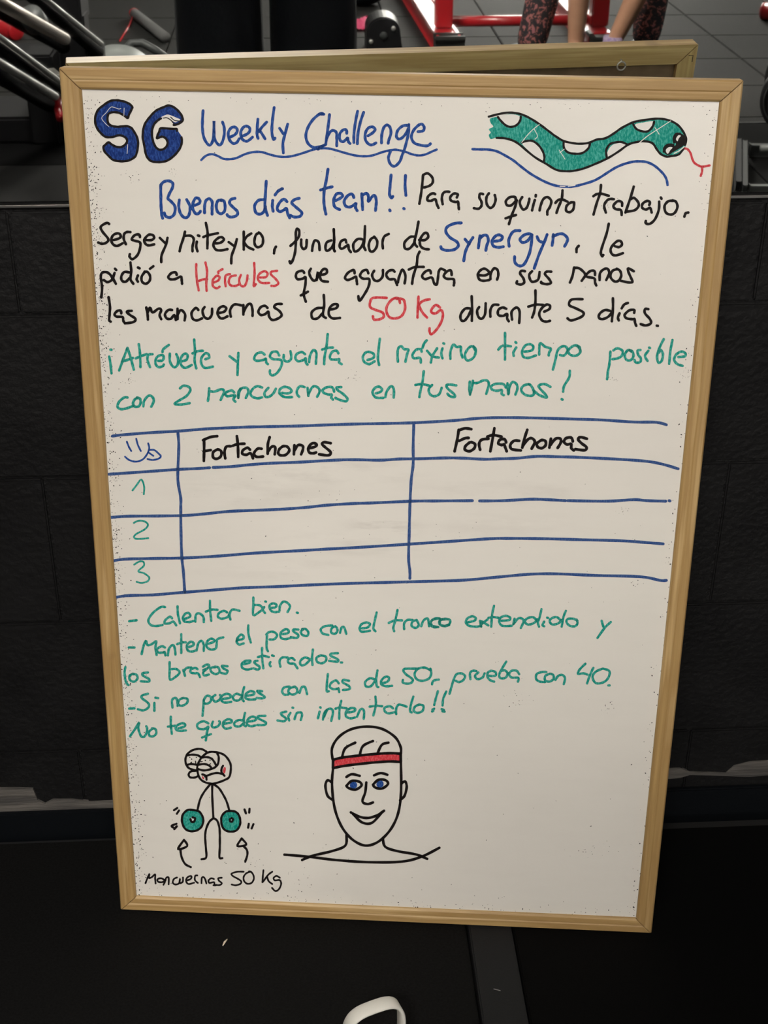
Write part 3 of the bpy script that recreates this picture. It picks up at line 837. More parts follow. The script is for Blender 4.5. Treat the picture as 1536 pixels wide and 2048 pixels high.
92 1408 200 1388 400 1382 620 1364 900 1342 1100 1327 1360 1318 1600 1306 1900 1294 2200 1286 2500 1278 2800 1268 3072 1243 3300 1223 3500 1220 3800 1232 4150 1242 4300 1270 4350 1270
598 135 605 240 598 420 600 520 620 640 620 720 622 900 628 1090 640 1200 650 1350 652 1360
2410 68 2405 240 2405 380 2390 500 2380 700 2375 900 2370 1100 2380 1200 2380 1255
N smiley_doodle
K B 21
C 210 850 6
262 200 285 260 315 312
375 165 395 240 430 312
240 380 290 420 370 440 450 415 505 350 530 280 518 220
530 300 590 300 640 340 670 375 640 405 570 420 510 408
530 335 580 370
N rank_numbers
K G 21
C 210 850 6
330 785 380 720 435 655 470 740 465 830
C 210 1020 6
345 155 400 130 470 135 515 175 480 230 380 285 348 320 370 345 450 345 520 338
350 655 410 620 460 622 465 670 400 735 470 760 530 810 510 855 440 875 380 862
N column_headings
K K 27
C 390 840 4.955
80 200 150 170 220 160
90 195 90 290 88 405
85 310 155 298
215 295 180 320 180 370 215 385 255 360 260 310 225 290
300 380 292 320 310 265 355 260
415 160 425 250 428 365
375 255 420 240 490 235
545 295 520 275 475 300 470 335 510 345 550 330 575 380
660 285 620 285 585 330 610 365 675 362
740 170 722 240 720 335
725 310 760 265 795 270 790 340
870 260 835 290 825 330 850 350 900 345 935 300 910 262 870 260
980 340 985 250
988 300 1020 250 1065 255 1070 290 1052 340
1130 280 1190 265 1205 240 1165 230 1125 270 1130 320 1170 330 1200 322
1345 230 1280 220 1260 240 1290 270 1345 320 1320 350 1230 340
C 880 840 4.8
180 95 165 190 140 300
180 100 240 80 300 88
185 200 240 175 275 172
285 215 245 250 240 285 285 300 330 270 335 230 300 212
385 285 375 230 400 190 465 180
522 80 505 180 483 300
455 160 510 145 590 160
635 215 620 185 575 190 560 225 590 240 615 235 625 260 640 300
760 200 710 200 675 240 690 280 775 292
838 95 810 180 790 265
795 250 840 190 880 175 910 210 880 275
970 195 930 225 940 260 980 270 1015 240 1010 200 975 192
1065 180 1050 265
1060 240 1110 180 1155 180 1160 215 1130 268
1275 205 1260 170 1210 175 1190 210 1220 235 1260 230 1260 270 1285 292
1410 180 1350 165 1325 185 1360 225 1405 260 1390 290 1300 280
N warm_up_tip
K G 28
C 240 1180 6
110 375 200 363
540 205 490 205 400 270 340 360 370 420 440 432 510 420
625 340 600 320 545 360 535 400 590 400 640 380 675 425
690 195 695 290 720 400
770 350 840 320 830 280 790 280 755 330 770 375 830 385 880 372
905 380 910 300 950 280 1000 320 1005 385
1080 130 1082 250 1095 370
1030 260 1100 235 1170 238
1285 270 1250 250 1190 275 1175 320 1220 345 1290 325 1310 290
1325 355 1315 290 1350 235 1435 250
C 440 1180 6
400 90 400 180 400 300 470 265 510 225 480 185 420 180
530 205 515 240 540 275
543 138 552 140
600 215 660 210 680 180 640 160 595 185 605 240 650 265 710 260
715 245 720 190 760 140 810 155 840 200 810 265
922 272 935 275
N posture_tip
C 240 1180 6
105 690 175 690
260 770 280 680 310 610 330 660 380 650 435 615 425 690 440 780
540 690 500 675 445 710 460 750 520 750 535 740 545 785
575 785 590 700 640 660 660 720 665 775
735 530 735 650 735 755
685 650 740 630 790 628
800 690 870 670 885 640 850 620 805 660 810 720 860 740 920 720
920 725 940 640 980 610 1005 660 1005 730
1040 650 1120 625 1130 600 1090 585 1045 620 1040 680 1090 715 1150 700 1160 640 1170 590 1240 568
C 440 1180 6
205 600 270 590 285 560 255 535 215 570 200 620 230 655 285 640
340 425 340 520 370 630
565 540 560 620 560 700 575 735
555 535 590 505 650 505 685 545 650 590 595 595
735 530 810 520 825 490 790 470 730 510 730 570 780 590 850 575
940 475 880 475 885 500 940 540 920 575 850 565
1000 470 970 500 990 540 1045 550 1060 510 1030 470 985 470
C 640 1190 6
145 365 60 375 10 410 30 460 100 480
185 375 140 400 135 450 180 465 210 430 200 390
240 455 260 390 290 390 315 465
505 400 570 390 600 350 560 330 500 350 475 400 500 440 600 430
680 210 655 320 640 400 665 435
930 180 905 300 880 390 890 435
825 335 900 305 985 305
1010 410 1010 340 1050 300 1110 300
1160 300 1110 320 1100 370 1150 395 1185 360 1165 310
1215 375 1240 310 1290 280 1305 340 1310 375
1430 280 1350 300 1320 350 1360 385 1415 385
1536 290 1450 300 1440 350 1490 375 1550 360
C 860 1180 6
115 340 50 345 10 385 30 430 100 445
180 345 120 360 115 410 170 430 230 410 240 360 180 345
445 390 530 370 550 340 510 315 450 340 430 390 470 430 560 440 610 430
600 370 615 440
690 355 640 390 600 430
620 375 700 425
768 190 745 300 735 440
700 335 760 325 825 335
850 370 950 360 960 330 910 310 850 330 830 380 870 430 980 430
1000 410 1015 345
1000 410 1060 340 1115 350 1120 390 1090 455
C 1040 1180 6
200 360 150 325 80 345 60 385 100 415 170 395 210 350
258 230 235 330 215 390 228 440
290 380 270 420 290 435
325 332 338 336
490 365 440 325 380 340 355 375 390 415 460 400 500 360
550 250 520 330 500 440
690 370 640 345 570 350 560 390 600 430 660 435 690 400 680 355
980 370 1000 440
1090 385 1020 450 930 575
N arms_tip
C 240 1280 6
65 325 55 400 70 500 100 540
155 405 115 430 120 480 170 500 210 460 195 415 150 410
335 390 270 400 280 430 350 470 340 500 250 495
595 265 595 370 600 475 670 440 715 390 680 350 620 350
760 360 780 430
770 370 800 335 855 330
930 350 900 335 850 355 850 390 900 400 935 400 960 445
995 320 1040 295 1070 305 1050 340 1000 360
1050 340 1000 385 1010 425 1065 415
1150 325 1090 335 1095 380 1150 410 1195 380 1180 330 1140 320
1290 315 1225 310 1240 340 1290 370 1270 405 1215 395
C 460 1280 6
160 290 230 275 245 250 190 250 145 280 145 330 200 355 260 345
330 250 290 260 310 290 355 320 340 355 280 340
385 95 385 200 400 340
335 205 400 190 465 205
485 265 475 290 488 315
505 185 525 192
605 320 595 250 630 210 695 212
775 240 740 215 695 240 710 280 770 285 790 310 810 340
960 230 900 210 845 250 850 300 900 295 960 240
995 115 985 210 990 300
1090 185 1040 210 1045 260 1100 280 1150 250 1150 200 1090 185
1295 158 1215 165 1210 190 1290 230 1290 260 1190 250
1330 270 1345 270
N fallback_tip
C 240 1360 6
110 343 175 340
335 165 270 185 260 215 340 280 340 330 280 365 215 350
412 275 412 370
425 212 458 218
630 330 625 240 670 215 690 270 690 310
760 215 710 240 700 290 740 310 800 280 810 230 760 215
C 400 1350 6
45 300 40 380 30 490
45 300 80 250 130 265 125 320 80 345 50 335
185 240 150 270 180 320 230 300 250 260 240 240
265 290 350 275 370 250 330 225 270 245 250 290 290 330 375 322
500 250 440 225 395 260 410 300 460 305 500 270
530 145 510 220 510 290 525 315
555 250 640 235 650 205 600 195 550 230 550 280 600 295 665 292
745 195 690 190 700 210 775 260 750 280 680 275
1075 140 1010 150 985 195 1010 235 1060 235
1140 140 1080 160 1060 205 1110 235 1165 210 1160 160 1130 140
1195 215 1220 150 1260 145 1285 230
C 600 1310 6
335 230 325 320 320 430 345 435
465 340 430 305 370 340 360 385 400 410 450 405 460 395 470 445
590 310 520 300 515 330 590 375 590 410 515 420
890 290 840 280 785 320 790 375 850 375 900 310
930 185 915 280 920 370 940 385
980 340 1050 320 1070 275 1030 260 980 300 975 350 1030 375 1105 370
C 790 1300 6
270 225 130 225 100 245 130 290 210 350 200 390 150 405 95 390 95 360
420 240 350 210 270 230 235 290 260 350 330 370 410 340 435 280 425 225
525 355 460 370 445 412
655 525 690 400 730 300 790 280 840 310 820 360 770 385 730 370
905 350 900 280 930 250 975 252
1000 270 960 310 990 350 1050 330 1075 280
1120 310 1200 310 1210 270 1160 250 1115 270 1110 320 1140 360 1190 380
1335 140 1280 230 1250 300 1270 340 1330 330 1350 280 1320 245 1280 250
1490 290 1460 250 1400 250 1370 290 1400 330 1480 335 1475 380
C 1000 1300 6
555 265 500 265 440 290 435 350 480 380 540 385
600 285 545 310 540 360 590 380 640 350 640 300 600 285
665 360 700 310 750 300 780 340 765 410
1025 165 960 230 935 285 1000 280 1050 295
1120 215 1080 300 1045 400
1230 225 1150 260 1110 320 1140 390 1200 400 1270 370 1310 310 1310 250 1240 225
1300 425 1315 425
N try_it_line
C 240 1360 6
120 675 180 590 230 510 220 580 250 670 290 680 320 630 325 580 315 555
390 585 350 620 355 670 400 675 435 640 425 590 385 580
610 440 610 540 622 645
575 560 660 548
700 580 770 560 780 530 740 520 680 550 670 590 710 610 790 605
1060 520 1000 495 930 530 940 580 1010 590 1060 560 1045 620 1030 725
985 690 1090 650
C 400 1350 6
155 560 140 610 170 630 220 610 240 570 230 555
285 585 370 570 380 545 340 530 285 560 275 610 310 645 370 632
520 550 470 540 415 570 420 610 480 615 530 570
540 455 525 530 530 600 550 615
575 560 660 545 670 515 620 500 570 540 565 590 610 615 665 605
785 490 700 495 700 520 790 570 770 600 690 600
1035 440 975 455 980 480 1030 520 1010 555 930 545
1085 455 1060 500 1070 545
1110 392 1118 394
1135 530 1160 460 1210 450 1225 480 1210 540
1435 440 1415 520
1442 388 1448 392
C 520 1370 6
755 415 770 340 800 300
770 380 810 295 860 290 875 330 855 430
975 190 955 280 950 405
905 285 960 270 1040 280
1040 330 1120 320 1145 290 1100 275 1040 310 1030 370 1080 400 1140 390
1165 380 1200 300 1235 290 1250 330 1245 405
C 700 1360 6
305 200 310 300 280 425
235 320 310 310 385 315
515 340 480 315 420 330 415 370 460 400 540 385
555 410 555 340 590 295 680 320
760 200 730 300 720 370 740 390
830 295 780 320 765 370 810 395 870 370 880 310 830 295
1055 135 1030 220 1010 300
1155 140 1120 220 1110 305
990 355 1010 345
1000 370 985 378
1100 350 1125 360
1110 375 1135 380
N stick_figure_drawing
C 320 1480 6.982
F G 440 975 380 980 320 1040 305 1120 325 1200 370 1255 440 1275 520 1260 580 1210 605 1130 590 1060 540 995
F G 990 990 920 1000 865 1060 855 1130 870 1210 920 1265 1000 1280 1070 1260 1115 1190 1120 1110 1095 1040 1050 1000
F W 455 1065 490 1095 475 1130 440 1135 425 1105
F W 1000 1090 1020 1110 1005 1135 980 1130 975 1108
F R 905 375 920 400 912 450 895 470 880 440 885 400
F R 590 500 615 530 612 550 590 535
K K 30
440 975 380 980 320 1040 305 1120 325 1200 370 1255 440 1275 520 1260 580 1210 605 1130 590 1060 540 995 440 975
990 990 920 1000 865 1060 855 1130 870 1210 920 1265 1000 1280 1070 1260 1115 1190 1120 1110 1095 1040 1050 1000 990 990
455 1080 490 1095 475 1140 440 1140 425 1105
1000 1090 1020 1110 1005 1140 980 1135 975 1105
650 165 590 130 520 125 440 150 380 200 355 270 365 340 400 390 460 415 520 425
380 215 450 205 530 215 575 245
390 345 440 335 530 350
500 430 430 440 400 480 420 520 480 525 530 505
580 240 650 185 720 165 830 180 910 220 970 300 990 380 970 510 900 560 790 600 720 610 630 590 560 540 525 450 525 350 580 240
800 190 820 240 810 330 770 380 700 410 610 425 530 405
580 245 660 240 720 260 760 310 780 350
540 345 620 335 690 360 720 395
630 510 720 475 800 460 870 475
880 360 860 400 860 450 900 500
590 480 640 500 650 555
705 615 620 720 560 830 525 970
730 620 730 800 745 1085
750 620 820 670 880 760 930 860 970 990
745 1095 690 1140 645 1240 630 1350 640 1500 645 1640 580 1665
755 1095 800 1130 830 1230 835 1350 835 1500 830 1640 870 1650
240 950 195 980
265 985 235 1030
230 1170 160 1200 190 1225
235 1205 200 1245
1180 970 1200 1025
1250 960 1245 1015
1240 1170 1230 1225
1305 1175 1280 1235
335 1395 250 1525 380 1480 335 1395
285 1530 300 1630 350 1730 430 1775
1140 1375 1080 1480 1205 1460 1140 1375
1160 1480 1210 1530 1220 1600 1190 1700
K K 14
440 265 445 270
415 240 418 244
505 240 509 244
630 283 636 286
695 280 700 284
425 325 440 310
495 295 500 325
570 305 590 300
690 345 705 330
N portrait_drawing
C 560 1430 4.518
F R 480 405 560 385 700 368 860 352 1000 345 1090 350 1090 425 1000 420 860 428 700 445 570 462 480 480
F B 640 610 670 600 695 620 690 655 655 665 632 645
F B 880 600 910 590 935 610 930 645 895 655 872 635
K K 23
480 405 560 385 700 368 860 352 1000 345 1090 350
480 480 570 462 700 445 860 428 1000 420 1090 425
480 405 478 480
1090 350 1092 425
475 400 470 300 530 200 640 130 780 105 920 125 1040 200 1090 290 1092 350
560 385 590 300 680 250
720 365 750 280 840 235
880 350 920 270 980 250
480 480 470 600 480 760 510 900 570 1030 660 1130 770 1180 880 1150 980 1060 1050 940 1085 800 1095 640 1092 425
470 610 430 590 410 640 430 730 480 770
1095 620 1130 600 1145 650 1125 730 1085 770
600 560 650 535 720 550
850 545 910 525 970 540
600 640 650 595 720 605 735 640 680 675 620 660 600 640
840 630 890 585 955 590 975 625 920 665 860 655 840 630
780 610 770 700 745 780 790 805 840 790
640 880 720 920 800 930 880 905 940 865
660 895 740 970 830 975 920 880
600 1085 590 1180 470 1230 300 1270 200 1310
930 1110 950 1190 1060 1230 1230 1260 1330 1300
40 1262 250 1280 500 1310 800 1330 1100 1325 1280 1280 1440 1200
K B 10
655 625 665 640
N weight_caption
K K 33
C 280 1730 9.6
105 350 140 260 180 170 175 250 230 230 290 180 290 260 300 355
470 290 410 255 340 270 345 320 420 330 480 310 450 380
490 300 500 250 550 240 550 370
710 240 650 270 630 340 680 375 750 350 770 260 760 310 770 350 820 320 825 240
890 300 970 270 990 220 950 215 900 250 885 310 930 365 1040 340
1100 200 1060 210 1055 290 1110 345
1180 350 1190 240 1240 250 1275 355
1420 270 1370 255 1320 290 1330 345 1420 330 1430 390 1470 385
C 430 1730 9.6
130 245 65 255 75 300 130 350 90 385 20 385 -30 390
550 130 430 130 320 165 340 210 430 260 500 310 490 360 400 390 320 375
680 130 600 160 550 230 560 310 620 360 700 345 745 270 735 190 690 130 650 125
930 100 920 200 910 330
1100 130 1020 190 925 320
1000 220 1030 310 1100 365
1245 245 1180 210 1125 250 1150 295 1240 290 1270 360 1230 460 1160 500 1095 440
"""
STROKES.clear(); parse(INKDATA)
# letters that stand close together make one written word
todo = STROKES[:]; comps = []
GAP = {'score_table': -3.0, 'team_initials': 1.0}
for g in WORDY:
    it = [s for s in STROKES if s[0] == g]; gp = GAP.get(g, 4.5); par = list(range(len(it)))
    def fnd(i):
        while par[i] != i: i = par[i]
        return i
    bb_ = []
    for s in it:
        xs = [p[0] for p in s[1]]; ys_ = [p[1] for p in s[1]]; bb_.append((min(xs)-s[2]/2, min(ys_)-s[2]/2, max(xs)+s[2]/2, max(ys_)+s[2]/2))
    for i in range(len(it)):
        for j in range(i):
            A, B_ = bb_[i], bb_[j]
            if g == 'score_table': continue
            vg = 14 if g not in ('title_line',) else 3
            if A[0]-gp < B_[2]+gp and B_[0]-gp < A[2]+gp and A[1]-vg < B_[3] and B_[1]-vg < A[3]: par[fnd(i)] = fnd(j)
    for i, s in enumerate(it): comps.append((g, fnd(i), s))
nm = {}
base = {'score_table': 'table_line', 'rank_numbers': 'rank_number', 'team_initials': 'block_letter'}
for g, c_, s in comps:
    key = (g, c_)
    nm.setdefault(key, base.get(g, 'written_word')+'#%d' % len(nm)); s[5](nm[key])
def flush():
    for g, (V, F) in groups.items():
        cols = []
        g = g.split('#')[0]; me = bpy.data.meshes.new(g); me.from_pydata([tuple(v) for v in V], [], [f for f, c_ in F])
        for (f, c_) in F:
            if c_ not in cols: cols.append(c_)
        o = link(g, me, [INK[c_] for c_ in cols], wb)
        for p, (f, c_) in zip(me.polygons, F): p.material_index = cols.index(c_)
        bb = bmesh.new(); bb.from_mesh(me); 
        for fc in bb.faces:
            if fc.normal.z < 0: fc.normal_flip()
        bb.to_mesh(me); bb.free()
flush()
LB = {'team_initials': 'two big blue block letters outlined in black', 'title_line': 'large blue title with a wavy underline', 'water_line': 'blue wavy line below the snake', 'snake_drawing': 'green snake drawing with black outline', 'snake_tongue': 'red forked tongue of the snake',
      'greeting_line': 'blue greeting with two exclamation marks', 'score_table': 'blue ruled table', 'rank_numbers': 'green rank numbers one to three', 'smiley_doodle': 'blue smiling face doodle', 'stick_figure_drawing': 'black stick figure holding two green discs', 'portrait_drawing': 'black line head with a red headband'}
for o in wb.children:
    if o.name in LB: o['label'] = LB[o.name]
# dried specks of marker along the edges of the board
groups.clear()
def speck(x, y, s):
    a = random.uniform(0, 6.28); l = s*random.uniform(0.4, 1.6); pts = [(x, y), (x+l*math.cos(a), y+l*math.sin(a))]
    V, F = groups.setdefault('marker_specks', ([], [])); b0 = len(V)
    n = Vector((-math.sin(a), math.cos(a)))*s*0.45
    t = Vector((math.cos(a), math.sin(a)))*l
    for q in (-t*0.5, n*0.8-t*0.2, n+t*0.2, t*0.6, -n): V.append(on_board(x+q.x, y+q.y, 0.00018))
    F.append((tuple(range(b0, b0+5)), 'K'))
def edge_l(y): return 163+(268-163)*(y-183)/(1795-183)
def edge_r(y): return 1443+(1278-1443)*(y-203)/(1843-203)
for k in range(900):
    y = random.uniform(330, 1790) if random.random() < 0.8 else random.uniform(200, 700); speck(edge_l(y)+3+abs(random.gauss(0, 13)), y, random.uniform(0.9, 2.8))
for k in range(160):
    y = random.uniform(200, 1830); speck(edge_r(y)-3-abs(random.gauss(0, 10)), y, random.uniform(0.8, 3.0))
for k in range(170):
    x = random.uniform(275, 1270); y0 = 1797+(x-268)*0.0475; speck(x, y0-4-abs(random.gauss(0, 14)), random.uniform(0.7, 2.4))
for k in range(60):
    x = random.uniform(170, 1430); speck(x, 190+(x-161)*0.0155+abs(random.gauss(0, 8)), random.uniform(0.7, 2.2))
cl = [(265, 355, 22, 16), (345, 345, 12, 12), (260, 765, 15, 16), (705, 752, 20, 12), (600, 1755, 60, 14), (1245, 1022, 14, 10), (1270, 1170, 14, 8), (1210, 410, 14, 10), (1030, 1395, 30, 18), (1215, 1420, 20, 14), (255, 1490, 20, 15), (600, 1000, 120, 14), (900, 1068, 70, 9), (1180, 1700, 60, 20), (285, 1705, 10, 12), (1225, 760, 10, 10), (1370, 750, 14, 16), (500, 1720, 40, 14), (225, 1080, 8, 30), (225, 1140, 10, 20)]
for (x, y, r, n) in cl:
    for k in range(n): speck(x+random.gauss(0, r*0.5), y+random.gauss(0, min(r, 22)*0.45), random.uniform(0.7, 2.0))
for k in range(230):
    y = random.uniform(210, 1800); x = random.uniform(edge_l(y)+10, edge_r(y)-10); speck(x, y, random.uniform(0.7, 2.2))
flush()
for o in wb.children:
    if o.name.startswith('marker_specks'): o['kind'] = 'stuff'; o['label'] = 'dried black specks of marker along the board edges'

# ------------------------------------------------------------------ small things on the floor
p = on_floor(451, 1886)
t = nb(); tube(t, [Vector((-0.003, -0.005, 0.001)), Vector((-0.001, 0, 0.0016)), Vector((0.002, 0.005, 0.001))], [0.0006, 0.0013, 0.0006], 8)
o = obj('pale_husk', t, fleck_m, None, True); o.location = p; tag(o, 'tiny pale husk on the black mat below the whiteboard', 'debris')
p = on_floor(994, 1980); t = nb(); tube(t, [Vector((-0.004, 0.0012, 0.0015)), Vector((0.004, -0.001, 0.0005))], 0.0005, 6)
o = obj('grey_thread', t, strip_m, None); o.data.materials[0] = alu_m; o.location = p+Vector((0, 0, -0.0008)); tag(o, 'short grey thread lying on the grey mat strip', 'debris')
# white loop handle at the bottom edge
ctr = on_floor(748, 2014, 0.088); lp = thing('loop_handle', 'curved white plastic loop standing on the black mat at the bottom edge', 'handle', (ctr.x, ctr.y, 0))
path = []
for k in range(41):
    a = 2*math.pi*k/40; ca, sa = math.cos(a), math.sin(a); e = 0.62
    path.append((0.034*math.copysign(abs(ca)**e, ca), 0.044*math.copysign(abs(sa)**e, sa)+0.0445))
bmh = nb(); ringv = []
dirx = Vector((0.93, 0.36, 0)); axis = Vector((-0.36, 0.93, 0)); cc = len(path)-1
for i in range(cc):
    a = path[i-1] if i else path[cc-1]; b = path[(i+1) % cc]; tx, tz = b[0]-a[0], b[1]-a[1]; l = math.hypot(tx, tz); nx, nz = tz/l, -tx/l
    ring = []
    for (s, u) in ((-0.009, 0), (-0.0075, 0.0015), (0.0075, 0.0015), (0.009, 0), (0.0075, -0.0025), (-0.0075, -0.0025)):
        x, z = path[i][0]+nx*u, path[i][1]+nz*u; ring.append(bmh.verts.new(dirx*x+axis*s+Vector((0, 0, max(z, 0.0)))))
    ringv.append(ring)
for i in range(cc):
    a, b = ringv[i], ringv[(i+1) % cc]
    for k in range(6): bmh.faces.new((a[k], a[(k+1) % 6], b[(k+1) % 6], b[k]))
bmesh.ops.recalc_face_normals(bmh, faces=bmh.faces)
obj('band', bmh, white_m, lp, True)

# ------------------------------------------------------------------ people
def skin_mesh(name, verts, edges, m, parent, subd=2):
    me = bpy.data.meshes.new(name); me.from_pydata([v[:3] for v in verts], edges, [])
    o = link(name, me, m, parent)
    s = o.modifiers.new('skin', 'SKIN'); s.use_smooth_shade = True; s.branch_smoothing = 0.6
    sv = me.skin_vertices[0].data if me.skin_vertices else None
    if sv is None:
        bpy.context.view_layer.objects.active = o
    for i, v in enumerate(verts):
        r = v[3]; me.skin_vertices[0].data[i].radius = (r, v[4] if len(v) > 4 else r)
        me.skin_vertices[0].data[i].use_root = (i == 0)
    u = o.modifiers.new('sub', 'SUBSURF'); u.levels = subd; u.render_levels = subd
    return o
def ellipsoid(bm, c, rx, ry, rz, seg=24, rot=None):
    r = bmesh.ops.create_uvsphere(bm, u_segments=seg, v_segments=seg//2, radius=1)
    for v in r['verts']:
        q = Vector((v.co.x*rx, v.co.y*ry, v.co.z*rz))
        if rot: q = rot @ q
        v.co = q+Vector(c)
    return bm
def person(label, base, face, H, feet, knees, leg_r, trousers, trouser_m, shirt, socks=None, arms='down', group=None, hand_targets=None, hips_w=0.09, shorts=False, hem=0.05):
    """base: ground point under the pelvis; face: +1 looks towards +y, -1 away; feet: two ankle points; knees: two points"""
    k = H/1.75; t = thing('person', label, 'person', (base[0], base[1], 0), group)
    B = Vector((base[0], base[1], 0)); f = face
    P = lambda x, y, z: (x, y, z)
    pel = (0, 0, 0.95*k); loc = lambda v: (v[0]-B.x, v[1]-B.y, v[2])
    fl, fr_ = loc(feet[0]), loc(feet[1]); kl, kr = loc(knees[0]), loc(knees[1])
    hl, hr = (-hips_w, 0, 0.90*k), (hips_w, 0, 0.90*k)
    sh = 0.185*k
    if arms == 'phone':
        el, er = (-0.25*k, 0.06*f, 1.08*k), (0.27*k, 0.06*f, 1.08*k)
        wl_, wr = loc(hand_targets[0]), loc(hand_targets[1])
    else:
        el, er = (-0.25*k, -0.02*f, 1.10*k), (0.25*k, -0.02*f, 1.10*k)
        wl_, wr = (-0.27*k, 0.06*f, 0.86*k), (0.27*k, 0.06*f, 0.86*k)
    V = [(*pel, .13*k, .10*k), (0, 0, 1.10*k, .115*k, .09*k), (0, 0, 1.28*k, .14*k, .10*k), (0, 0, 1.42*k, .10*k, .07*k), (0, 0.005*f, 1.50*k, .052*k), (0, 0.015*f, 1.57*k, .055*k), (0, 0.02*f, 1.64*k, .082*k, .092*k), (0, 0.015*f, 1.70*k, .07*k, .08*k),
         (*hl, .085*k), (*kl, .055*k), (kl[0]*.5+fl[0]*.5, kl[1]*.5+fl[1]*.5-0.01*f, kl[2]*.62+fl[2]*.38, .055*k), (*fl, .036*k), (*hr, .085*k), (*kr, .055*k), (kr[0]*.5+fr_[0]*.5, kr[1]*.5+fr_[1]*.5-0.01*f, kr[2]*.62+fr_[2]*.38, .055*k), (*fr_, .036*k),
         (-sh, 0, 1.42*k, .052*k), (*el, .040*k), (*wl_, .025*k), (sh, 0, 1.42*k, .052*k), (*er, .040*k), (*wr, .025*k),
         (fl[0]-0.015, fl[1]+0.12*f, 0.035, .028*k), (fr_[0]+0.015, fr_[1]+0.12*f, 0.035, .028*k)]
    E = [(0, 1), (1, 2), (2, 3), (3, 4), (4, 5), (5, 6), (6, 7), (0, 8), (8, 9), (9, 10), (10, 11), (0, 12), (12, 13), (13, 14), (14, 15), (3, 16), (16, 17), (17, 18), (3, 19), (19, 20), (20, 21), (11, 22), (15, 23)]
    # hands: palm and five fingers in the same body surface
    for wi, side, el_ in ((18, -1, el), (21, 1, er)):
        w_ = Vector(V[wi][:3]); d = (w_-Vector(el_)).normalized(); s = Vector((0, f, 0)) if arms == 'down' else Vector((0, 0, 1)); s = (s-d*s.dot(d)).normalized(); inn = d.cross(s)*0.012
        pi = len(V); pm = w_+d*0.055; V.append((*pm, .021, .021)); E.append((wi, pi))
        for j, (o_, ln) in enumerate(((-0.027, .052), (-0.009, .064), (0.009, .070), (0.027, .064))):
            a = pm+d*0.045+s*o_; b = a+d*ln*0.5+inn*0.4; c_ = b+d*ln*0.45+inn*1.1
            q = len(V); V += [(*(a), .0085), (*(b), .008), (*(c_), .0065)]; E += [(pi, q), (q, q+1), (q+1, q+2)]
        a = w_+d*0.035+s*0.03; b = a+d*0.03+s*0.018; c_ = b+d*0.028+s*0.004; q = len(V)
        V += [(*a, .011), (*b, .010), (*c_, .008)]; E += [(pi, q), (q, q+1), (q+1, q+2)]
    skin_mesh('body', V, E, skin_m, t, 1)
    # face
    hb = nb(); ellipsoid(hb, (0, 0.022*f, 1.645*k), .076*k, .095*k, .112*k); 
    for x in (-1, 1): ellipsoid(hb, (x*.078*k, 0.01*f, 1.64*k), .012, .02, .03, 12)
    tube(hb, [(0, .115*f*k, 1.665*k), (0, .135*f*k, 1.625*k), (0, .118*f*k, 1.615*k)], [.008, .014, .010], 10)
    obj('head', hb, skin_m, t, True)
    for x in (-1, 1):
        e = nb(); ellipsoid(e, (x*.031*k, .108*f*k, 1.655*k), .013, .008, .007, 12); obj('eye', e, eye_m, t, True)
    e = nb(); ellipsoid(e, (0, .109*f*k, 1.588*k), .024, .008, .006, 12); obj('mouth', e, lip_m, t, True)
    hh = nb(); ellipsoid(hh, (0, -0.006*f, 1.675*k), .085*k, .098*k, .10*k)
    for v in list(hh.verts):
        if v.co.y*f > 0.02*k and v.co.z < 1.70*k: v.co.y = 0.02*k*f
        if v.co.z < 1.60*k: v.co.z = 1.60*k
    obj('hair', hh, hair_m, t, True)
    # clothes
    sl = [(Vector((-sh, 0, 1.42*k))), Vector(el)]; mid_l = sl[0].lerp(sl[1], .7); mid_r = Vector((sh, 0, 1.42*k)).lerp(Vector(er), .7)
    skin_mesh('shirt', [(0, 0, .93*k, .155*k, .12*k), (0, 0, 1.10*k, .145*k, .115*k), (0, 0, 1.28*k, .165*k, .125*k), (0, 0, 1.43*k, .115*k, .085*k), (-sh, 0, 1.42*k, .068*k), (*mid_l, .062*k), (sh, 0, 1.42*k, .068*k), (*mid_r, .062*k)], [(0, 1), (1, 2), (2, 3), (3, 4), (4, 5), (3, 6), (6, 7)], shirt, t, 1)
    if shorts:
        skin_mesh('shorts', [(0, 0, .97*k, .15*k, .12*k), (*hl, .105*k), (*Vector(hl).lerp(Vector(kl), .6), .095*k), (*hr, .105*k), (*Vector(hr).lerp(Vector(kr), .6), .095*k)], [(0, 1), (1, 2), (0, 3), (3, 4)], trouser_m, t, 1)
    else:
        r1, r2, r3 = leg_r
        al = Vector(fl).lerp(Vector(kl), hem); ar = Vector(fr_).lerp(Vector(kr), hem)
        skin_mesh('trousers', [(0, 0, .97*k, .15*k, .125*k), (hl[0], hl[1], hl[2], r1), (*kl, r2), (al.x, al.y, al.z, r3), (hr[0], hr[1], hr[2], r1), (*kr, r2), (ar.x, ar.y, ar.z, r3)], [(0, 1), (1, 2), (2, 3), (0, 4), (4, 5), (5, 6)], trouser_m, t, 2)
    for i, (a, sx) in enumerate(((fl, -1), (fr_, 1))):
        if socks and socks[i]:
            s_ = nb(); tube(s_, [(a[0], a[1], 0.05), (a[0], a[1], 0.09), (a[0]+(kl if i == 0 else kr)[0]*0, a[1], socks[i])], [.05, .043, .042], 16); obj('sock', s_, sock_m, t, True)
        s_ = nb(); n = 14; rings = []
        for (yy, hw_, top) in ((-0.06, .022, .05), (-0.045, .036, .085), (0.0, .042, .09), (0.05, .044, .072), (0.11, .050, .052), (0.17, .046, .040), (0.205, .026, .026)):
            rings.append([s_.verts.new((a[0]+sx*0.12*max(yy, 0)+hw_*math.cos(2*math.pi*j/n), a[1]+yy*f, max(0.0, top*0.5+top*0.5*math.sin(2*math.pi*j/n)*1.0))) for j in range(n)])
